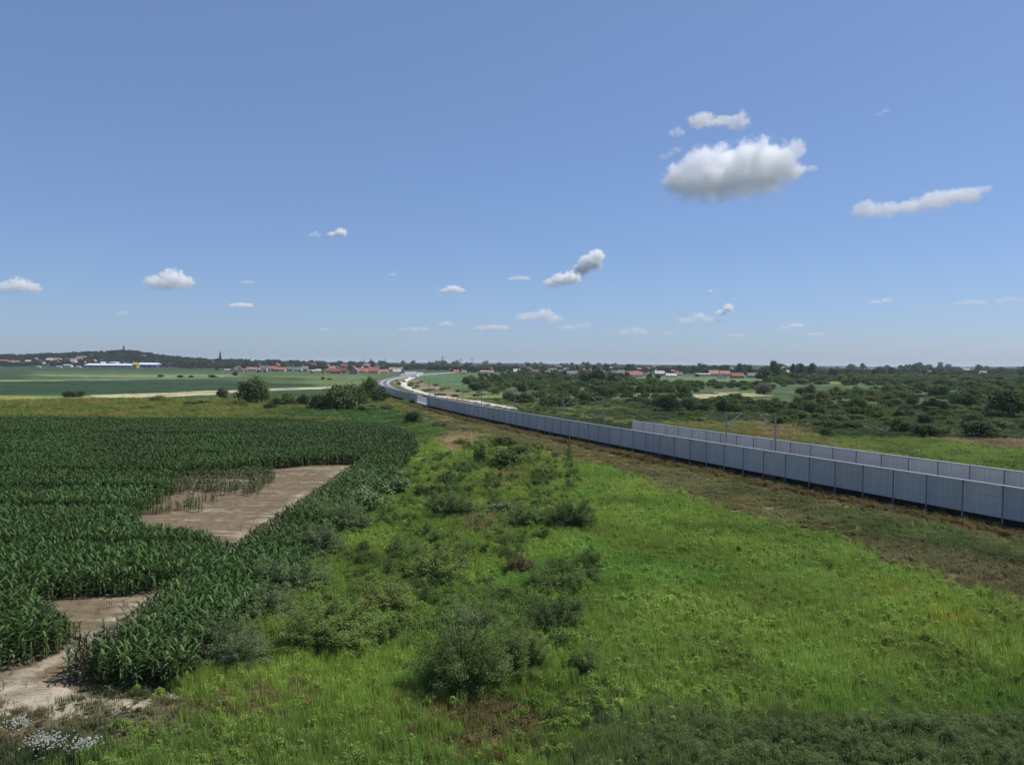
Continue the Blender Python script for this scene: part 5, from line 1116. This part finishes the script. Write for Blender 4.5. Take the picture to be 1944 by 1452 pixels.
for r0, r1, dens, sc in ((24, 45, 11, 1.0), (45, 75, 6.5, 1.15), (75, 120, 3.2, 1.5), (120, 200, 1.3, 2.1), (200, 340, .45, 3.2)):
    n = int(.62 * (r1 * r1 - r0 * r0) * dens); X, Y = wedge(n, r0, r1, .62); C, H, D, soil = cover(X + rng.normal(0, .9, n) * (r0 < 200), Y + rng.normal(0, .9, n) * (r0 < 200)); o = off(X, Y); q_ = inside([(a - .3, b) for a, b in CORN], X, Y); D = np.where(q_, 0, D)
    keep = (rng.random(n) < D) & (H > .05) & ~((o > -.25) & (o < 11.3) & (Y > 12))
    X, Y, C, H = X[keep], Y[keep], C[keep], H[keep]; n = len(X); Z = terrain(X, Y)
    hs = H * rng.uniform(.7, 1.25, n) * (1 + .15 * (sc - 1)); ws = (.75 + .25 * rng.random(n)) * sc * .8
    PT[0].append(np.c_[X, Y, Z]); PT[1].append(np.c_[rng.uniform(-.12, .12, n), rng.uniform(-.12, .12, n), rng.uniform(0, 6.28, n)])
    PT[2].append(np.c_[ws, ws, hs]); k = rng.random(n); wd = fbm(X / 4, Y / 4, 71, 3) > .5
    PT[3].append(np.where(k < np.where(wd, .45, .75), rng.integers(0, 4, n), rng.integers(4, 9, n))); f = rng.uniform(.88, 1.12, n)[:, None]; PT[4].append(C * f * 1.22)
gp_protos = [tuft(k) for k in range(4)] + [weed(40 + k) for k in range(3)] + [feathery(60 + k) for k in range(2)]
for q in range(5): PT[q] = np.concatenate(PT[q])
print('grass tufts', len(PT[0]))
scatter_obj('meadow_grass', 'tall meadow grass and weeds covering the open ground', 'grass', *PT, gp_protos)

# tall dark weeds and little shoots scattered through the scrub strip
STRIP = [(-14, 30), (-13.5, 70), (-13, 120), (-5, 150), (6, 140), (9, 110), (8, 80), (6, 50), (4, 28)]
n = 2600; X = rng.uniform(-15, 10, n); Y = 28 + 120 * rng.random(n) ** 1.4; m_ = inside(STRIP, X, Y) & (Y > 40) & (fbm(X / 3, Y / 3, 15, 3) > .46); X, Y = X[m_], Y[m_]; n = len(X)
hh = rng.uniform(.7, 1.6, n); ww = rng.uniform(.9, 2.0, n); base = np.where((fbm(X / 5, Y / 5, 16, 2) > .5)[:, None], [[.10, .150, .044]], [[.15, .215, .056]]) * rng.uniform(.8, 1.2, n)[:, None]
scatter_obj('tall_weeds', 'tall feathery dark weeds growing through the scrub strip', 'weeds', np.c_[X, Y, terrain(X, Y)], np.c_[np.zeros(n), np.zeros(n), rng.uniform(0, 6.28, n)], np.c_[ww, ww, hh], rng.integers(0, 5, n), base, [weed(80 + k, 1000, .028) for k in range(3)] + [feathery(90 + k) for k in range(2)])
# rusty dry weeds along the barrier
n = 2600; Y = 45 + 330 * rng.random(n) ** 1.7; oo = -rng.uniform(1.6, 3.4, n); wx = wallx(Y); wd = walldx(Y); nn = np.sqrt(1 + wd ** 2); X = wx + oo / nn; Yp = Y - oo * wd / nn
hh = rng.uniform(.45, .85, n) * (1 + (Y > 120) * .2); ww = rng.uniform(.8, 1.5, n) * (1 + (Y > 120) * .5)
base = np.where(rng.random(n)[:, None] < .7, [[.17, .135, .06]], [[.14, .14, .055]]) * rng.uniform(.7, 1.25, n)[:, None]
scatter_obj('dry_weeds', 'rusty dry weeds along the foot of the long grey barrier', 'weeds', np.c_[X, Yp, terrain(X, Yp)], np.c_[np.zeros(n), np.zeros(n), rng.uniform(0, 6.28, n)], np.c_[ww, ww, hh], rng.integers(0, 4, n), base, [weed(110 + k, 340, .055) for k in range(2)] + [feathery(120 + k) for k in range(2)])
# white wild flowers
flm = mat('white_petals', (.28, .30, .26), rough=.6)
def flower(seed):
    g = random.Random(seed); b = MB()
    for i in range(7):
        x, y, z = g.uniform(-.5, .5), g.uniform(-.5, .5), g.uniform(.75, 1.05); r = g.uniform(.03, .06)
        b.add([(x + r * math.cos(t * 1.047), y + r * math.sin(t * 1.047), z + (.02 if t % 2 else -.01)) for t in range(6)] + [(x, y, z + .04)], [(t, (t + 1) % 6, 6) for t in range(6)])
    return b.mesh('flower', flm)
pts = []
for (px, by, sx, sy, c) in ((95, 1442, 30, 10, 34), (150, 1450, 22, 7, 18), (30, 1408, 20, 5, 14), (700, 1440, 260, 18, 10), (870, 1405, 60, 40, 5), (1450, 1340, 180, 20, 10), (1650, 1330, 40, 16, 4), (1150, 1180, 500, 120, 5), (1600, 935, 90, 10, 14), (1300, 905, 60, 8, 10), (380, 1335, 60, 30, 3), (1800, 985, 100, 14, 12)):
    for k in range(c): p = gp(px + R.gauss(0, 1) * sx * .6, by + R.gauss(0, 1) * sy * .6); pts.append((p.x, p.y, tz(p.x, p.y)))
pts = np.array(pts); n = len(pts); big = (pts[:, 1] < 32) & (pts[:, 0] < -14)
sc = np.where(big, rng.uniform(.5, 1.0, n), rng.uniform(.12, .22, n)); pts[:, 2] += .05
scatter_obj('white_wildflowers', 'white wild flowers dotted through the grass', 'flowers', pts, np.c_[np.zeros(n), np.zeros(n), rng.uniform(0, 6.28, n)], np.c_[sc, sc, np.full(n, .8)], rng.integers(0, 3, n), np.ones((n, 3)), [flower(k) for k in range(3)])

# ---------------------------------------------------------------- corn
cornm = instmat('corn_leaf', 1, trans=.25, spec=.10, rough=.6)
def corn_mesh(seed, nl=13, segs=4, mt=None, wid=.06):
    g = random.Random(seed); V = []; Fc = []; c = []
    b = MB(); b.tube([(0, 0, -.1), (g.uniform(-.03, .03), g.uniform(-.03, .03), .8)], [.02, .011], 5); V += b.V; Fc += b.F; c += [(1.3, 1.15, 1.0)] * len(b.V)
    a0 = g.uniform(0, 6.28)
    for i in range(nl):
        a = a0 + (i % 2) * math.pi + g.uniform(-.5, .5); z0 = .10 + .66 * i / nl; ln = g.uniform(.34, .50) * (1 if i < nl - 3 else .75); lift = 1.15 if i < nl - 5 else 1.5
        pts = []
        for s in range(segs + 1):
            t = s / segs; r = ln * t * .78; pts.append((r, z0 + ln * lift * t - ln * 1.15 * t * t * (1.0 if i < nl - 3 else .7)))
        k = len(V); ca, sa = math.cos(a), math.sin(a); tw = g.uniform(-.4, .4); tone = g.uniform(.75, 1.2) if g.random() < .85 else 1.7  # a few leaves much paler: highlights painted into the leaf colour
        for s, (r, z) in enumerate(pts):
            t = s / segs; w = wid * .5 * math.sin(math.pi * min(.97, .18 + .8 * t)) ** .8 * (1 if s < segs else .15); cx, cy = ca * r, sa * r; th = tw * t * 1.6
            dx, dy, dz = -sa * w * math.cos(th), ca * w * math.cos(th), w * math.sin(th)
            V += [(cx - dx, cy - dy, z - dz), (cx + dx, cy + dy, z + dz)]; c += [(tone, tone, tone)] * 2
        for s in range(segs): Fc.append((k + 2 * s, k + 2 * s + 1, k + 2 * s + 3, k + 2 * s + 2))
    m = mesh('corn_plant', V, Fc, (mt or cornm,)); vcol(m, c); return m
CX, CY = [], []
# headland rows run along the strip, field rows run across
for r_ in range(9):
    x = -15.1 - r_ * .70; ys = np.arange(35.6 + (r_ % 3) * .2 + (.8 if r_ > 5 else 0), 172, .24); CX.append(np.full(len(ys), x)); CY.append(ys)
GAPS = ((151, 1.7), (119, 1.1), (100, .8), (86, 1.2), (75.3, 1.0), (60, .7))
for y in np.arange(36.6, 192, .72):
    if any(abs(y - q) < g_ for q, g_ in GAPS): continue
    xs = np.arange(-.70 * y - 8, -21.2, .25); CX.append(xs); CY.append(np.full(len(xs), y) - xs * .0)
X = np.concatenate(CX); Y = np.concatenate(CY); n = len(X); X = X + rng.normal(0, .05, n); Y = Y + rng.normal(0, .06, n)
head = X > -20.8
Y = np.where(head, Y, Y + (-.03) * (X + 22) * .0)
jx = (fbm(X / 3.1, Y / 3.1, 51, 4) - .5) * 2; jy = (fbm(X / 3.1, Y / 3.1, 77, 4) - .5) * 2
bare = np.zeros(n, bool)
for poly in (SOIL_A, SOIL_B, SOIL_C, SOIL_D): bare |= inside(poly, X + jx * .5, Y + jy * .5)
bare &= X < -20.85
thin = inside(THIN, X + jx * 1.5, Y + jy * 1.5) & inside(SOIL_A, X + jx * .5, Y + jy * .5)
fr = fbm(X / 2.2, Y / 1.2, 17, 3)
keepthin = thin & (fr > .37 + .03 * np.clip(X + 44, 0, 20) * .4) & (rng.random(n) < .9)
fld = inside(CORN, X, Y)
ok = fld & ((~bare & ~(head & (bare))) | keepthin)
# strays along the rims of the bare patches
d = np.hypot(X, Y); ok &= ((d < 90) | (rng.random(n) < np.where(d < 135, .75, .5)))
X, Y, thin, jx, d, fr, head = X[ok], Y[ok], thin[ok], jx[ok], d[ok], fr[ok], head[ok]; n = len(X)
hgt = 1.75 * (.86 + .3 * fbm(X / 7, Y / 7, 18, 3)) * rng.uniform(.9, 1.1, n)
def rim(X, Y):
    """1 far from bare soil, 0 at its rim"""
    s = np.zeros(len(X))
    for k in range(8):
        a = k * math.pi / 4
        for rr in (.7, 1.6):
            q = np.zeros(len(X), bool)
            for poly in (SOIL_A, SOIL_B, SOIL_C): q |= inside(poly, X + rr * math.cos(a), Y + rr * math.sin(a))
            s += q
    return 1 - s / 16
rm = rim(X, Y); hgt = np.where(thin, hgt * (.35 + .35 * fr), np.where(head, hgt, hgt * (.5 + .5 * sstep(.25, .95, rm))))
tone = (1 + (fbm(X / 10, Y / 10, 19, 3) - .5) * .5 + (fr - .5) * .3) * rng.uniform(.82, 1.2, n)
cc = np.array([.054, .099, .028]) * tone[:, None]; yl = ((1 - rm) * .8 + thin * .5)[:, None]; cc = cc * (1 - np.clip(yl, 0, .7)) + np.array([.10, .115, .05]) * np.clip(yl, 0, .7)
# deep leaf-on-leaf relief: some plants lean
rot = np.c_[rng.normal(0, .08, n), rng.normal(0, .08, n), rng.uniform(0, 6.28, n)]
wsc = hgt * rng.uniform(.9, 1.15, n) * np.where(d < 90, 1, np.where(d < 135, 1.12, 1.3))
Z = terrain(X, Y)
corn_protos = [corn_mesh(200 + k) for k in range(5)] + [corn_mesh(210 + k, 10, 3, wid=.085) for k in range(3)]
idx = np.where(d < 100, rng.integers(0, 5, n), rng.integers(5, 8, n))
# the plants that show largest are objects of their own
show = np.where(thin | (rm < .55), 2.2, 1.0) * hgt / d * np.where(head & (X > -15.6), 1.2, 1); show[Y < 33] = 0; show[(X < -.66 * Y - 1)] = 0
top = np.argsort(-show)[:290]; rest = np.ones(n, bool); rest[top] = False
print('corn', n)
scatter_obj('corn_field', 'dense dark green corn standing in rows', 'corn', np.c_[X, Y, Z][rest], rot[rest], np.c_[wsc, wsc, hgt][rest], idx[rest], cc[rest], corn_protos)
cm1 = mat('corn_leaf_green', (.058, .103, .030), rough=.55, spec=.16, attr='col', rand=.2, trans=.22); cm2 = mat('corn_leaf_stunted', (.095, .112, .048), rough=.5, spec=.3, attr='col', rand=.25, trans=.22)
own = [corn_mesh(200 + k, mt=cm1) for k in range(5)]; ownst = [corn_mesh(230 + k, 7, mt=cm2) for k in range(4)]
for k in top:
    st = thin[k] or rm[k] < .5; m = (ownst if st else own)[int(rng.integers(0, 4))]
    o = obj('corn_plant', m, None, (X[k], Y[k], Z[k])); o.rotation_euler = tuple(rot[k]); o.scale = (wsc[k], wsc[k], hgt[k])
    if thin[k]: lab, gr = 'stunted corn plant on bare soil of the big patch', 'stunted corn in the big bare patch'
    elif st and Y[k] > 60: lab, gr = 'short corn plant on the rim of the big drowned patch', 'short corn round the big bare patch'
    elif st: lab, gr = 'short corn plant on the rim of the near bare patch', 'short corn round the near bare patch'
    else: lab, gr = 'tall corn plant at the near strip end', 'tall corn at the near end of the strip'
    if thin[k]: lab += ', ' + ('left part' if X[k] < -40 else 'right part') + (', back' if Y[k] > 95 else ', front' if Y[k] < 84 else ', middle')
    elif st and Y[k] > 60: lab += ', ' + ('far side' if Y[k] > 100 else 'near side' if Y[k] < 78 else 'flank') + (', left part' if X[k] < -37 else ', middle' if X[k] < -29 else ', right part')
    elif st: lab += ', ' + ('far side' if Y[k] > 47 else 'strip side' if X[k] > -22.5 else 'left side') + (', nearest part' if Y[k] < 39 else ', middle' if Y[k] < 43 else ', farther part')
    else: lab += ', ' + ('outer row facing the mud' if X[k] < -19.5 else 'row next to the willows' if X[k] < -13 and X[k] > -16.2 else 'inner rows') + (', first plants' if Y[k] < 37 else ', behind')
    tag(o, lab, 'corn plant', gr)
# withered stalks lying on the mud
g = random.Random(77); drym = mat('dry_stalk', (.20, .155, .09), noise=(5, .3)); k = 0
for poly, cnt, lab in ((SOIL_B, 26, 'withered little corn stalk in the near bare channel'), (SOIL_A, 26, 'withered little corn stalk on the big brown patch'), (SOIL_C, 16, 'withered corn stalk on the pale cracked mud')):
    c = 0; xs = [p[0] for p in poly]; ys = [p[1] for p in poly]
    while c < cnt:
        x, y = g.uniform(max(min(xs), -45), max(xs)), g.uniform(min(ys), max(ys))
        if not pin(poly, x, y): continue
        b = MB(); h = g.uniform(.25, .7); l = g.uniform(-.25, .25); b.tube([(0, 0, -.05), (l * .4, 0, h * .6), (l, .05, h)], [.018, .014, .006], 5)
        for q in range(3): a = g.uniform(0, 6.28); z = h * g.uniform(.3, .9); b.tube([(l * .5, 0, z), (l * .5 + .15 * math.cos(a), .15 * math.sin(a), z + .08), (l * .5 + .28 * math.cos(a), .28 * math.sin(a), z - .05)], [.012, .02, .004], 4)
        o = b.obj('withered_stalk', drym); o.location = (x, y, tz(x, y)); o.rotation_euler.z = g.uniform(0, 6.28); tag(o, lab + (', leaning left' if l < 0 else ', leaning right') + (', tall' if h > .48 else ', very short'), 'corn stalk', 'withered corn stalks on bare mud'); c += 1
# far woods on the plain beyond the villages
def far_woods():
    n = 5200; a = rng.uniform(-.66, .66, n); r = 1500 * (6500 / 1500) ** rng.random(n); X, Y = r * np.sin(a), r * np.cos(a)
    ang = X / Y * F + 972; k = (fbm(X / 260, Y / 900, 201, 3) > .46) & ~((ang < 600) & (r < 3300)) & ~((r < 2200) & (rng.random(n) < .3)); X, Y, r = X[k], Y[k], r[k]
    # the same woods where they come close behind the houses, and on the church hill
    n2 = 1500; an = rng.uniform(-80, 620, n2); Y2 = rng.uniform(1790, 2420, n2); X2 = (an - 972) / F * Y2; k2 = (fbm(X2 / 60, Y2 / 60, 205, 3) > .40) | (Y2 > 2150); X2, Y2 = X2[k2], Y2[k2]
    n3 = 420; an = rng.uniform(340, 870, n3); Y3 = rng.uniform(1550, 2300, n3); X3 = (an - 972) / F * Y3
    n4 = 520; an = rng.uniform(860, 1990, n4); Y4 = rng.uniform(1250, 2000, n4); X4 = (an - 972) / F * Y4; k4 = fbm(X4 / 90, Y4 / 200, 206, 3) > .45; X4, Y4 = X4[k4], Y4[k4]
    X = np.concatenate([X, X2, X3, X4]); Y = np.concatenate([Y, Y2, Y3, Y4]); r = np.hypot(X, Y); n = len(X)
    h = rng.uniform(8, 15, n); w = rng.uniform(12, 30, n) * (r / 2500) ** .5; h = np.where(r < 2450, rng.uniform(6.5, 11, n), h)
    prot = []
    for q in range(4):
        V, Fc, c = leafcloud(300 + q, lobes(300 + q, 'round'), 260, .12, aspect=1.4); m = mesh('wood_tree', V, Fc, (gmat,)); vcol(m, c); prot.append(m)
    scatter_obj('far_woods', 'dark woods on the plain beyond the villages', 'woods', np.c_[X, Y, terrain(X, Y) - 1], np.c_[np.zeros(n), np.zeros(n), rng.uniform(0, 6.28, n)], np.c_[w, w, h], rng.integers(0, 4, n), np.array([.030, .047, .024]) * rng.uniform(.8, 1.3, n)[:, None], prot)
far_woods()
# undergrowth between the bushes of the thickets
def under():
    P_ = []
    for poly, n, w0, w1 in ((TH_A, 1500, 2.5, 5), (TH_B, 900, 4, 8), (TH_C, 420, 3, 6), (TH_D, 1300, 6, 13)):
        xs = [p[0] for p in poly]; ys = [p[1] for p in poly]; X = rng.uniform(min(xs), max(xs), n * 4); Y = rng.uniform(min(ys), max(ys), n * 4)
        k = inside(poly, X, Y) & ~inside(GOLD, X, Y) & (np.abs(X / Y) < .74) & (fbm(X / 16, Y / 16, 88, 3) > (.47 if poly is not TH_C else .53)); X, Y = X[k][:n], Y[k][:n]; m = len(X); w = rng.uniform(w0, w1, m)
        P_.append(np.c_[X, Y, terrain(X, Y) - .2, w, w * rng.uniform(.4, .7, m)])
    A = np.concatenate(P_); n = len(A); prot = []
    for q in range(4):
        V, Fc, c = leafcloud(400 + q, lobes(400 + q, 'shrub'), 700, .075, aspect=1.5); m = mesh('scrub', V, Fc, (gmat,)); vcol(m, c); prot.append(m)
    tn = np.where((fbm(A[:, 0] / 30, A[:, 1] / 30, 99, 2) > .5)[:, None], [[.120, .160, .052]], [[.085, .125, .042]]) * rng.uniform(.75, 1.25, n)[:, None]
    scatter_obj('thicket_undergrowth', 'continuous undergrowth between the thicket bushes', 'undergrowth', A[:, :3], np.c_[np.zeros(n), np.zeros(n), rng.uniform(0, 6.28, n)], A[:, [3, 3, 4]], rng.integers(0, 4, n), tn, prot)
under()
# ---------------------------------------------------------------- haze
hm = bpy.data.materials.new('haze_air'); hm.use_nodes = True; hn = hm.node_tree.nodes; hl = hm.node_tree.links
hn.remove(hn['Principled BSDF']); hv = hn.new('ShaderNodeVolumePrincipled')
hv.inputs['Density'].default_value = 0.000055; hv.inputs['Color'].default_value = (.80, .90, 1.0, 1); hv.inputs['Anisotropy'].default_value = .1
hl.new(hv.outputs[0], hn['Material Output'].inputs['Volume'])
b = MB(); b.box(-31000, 31000, -31000, 31000, -3, 75)
o = b.obj('haze', hm); tag(o, 'pale summer haze over the plain', 'haze', kind='stuff')
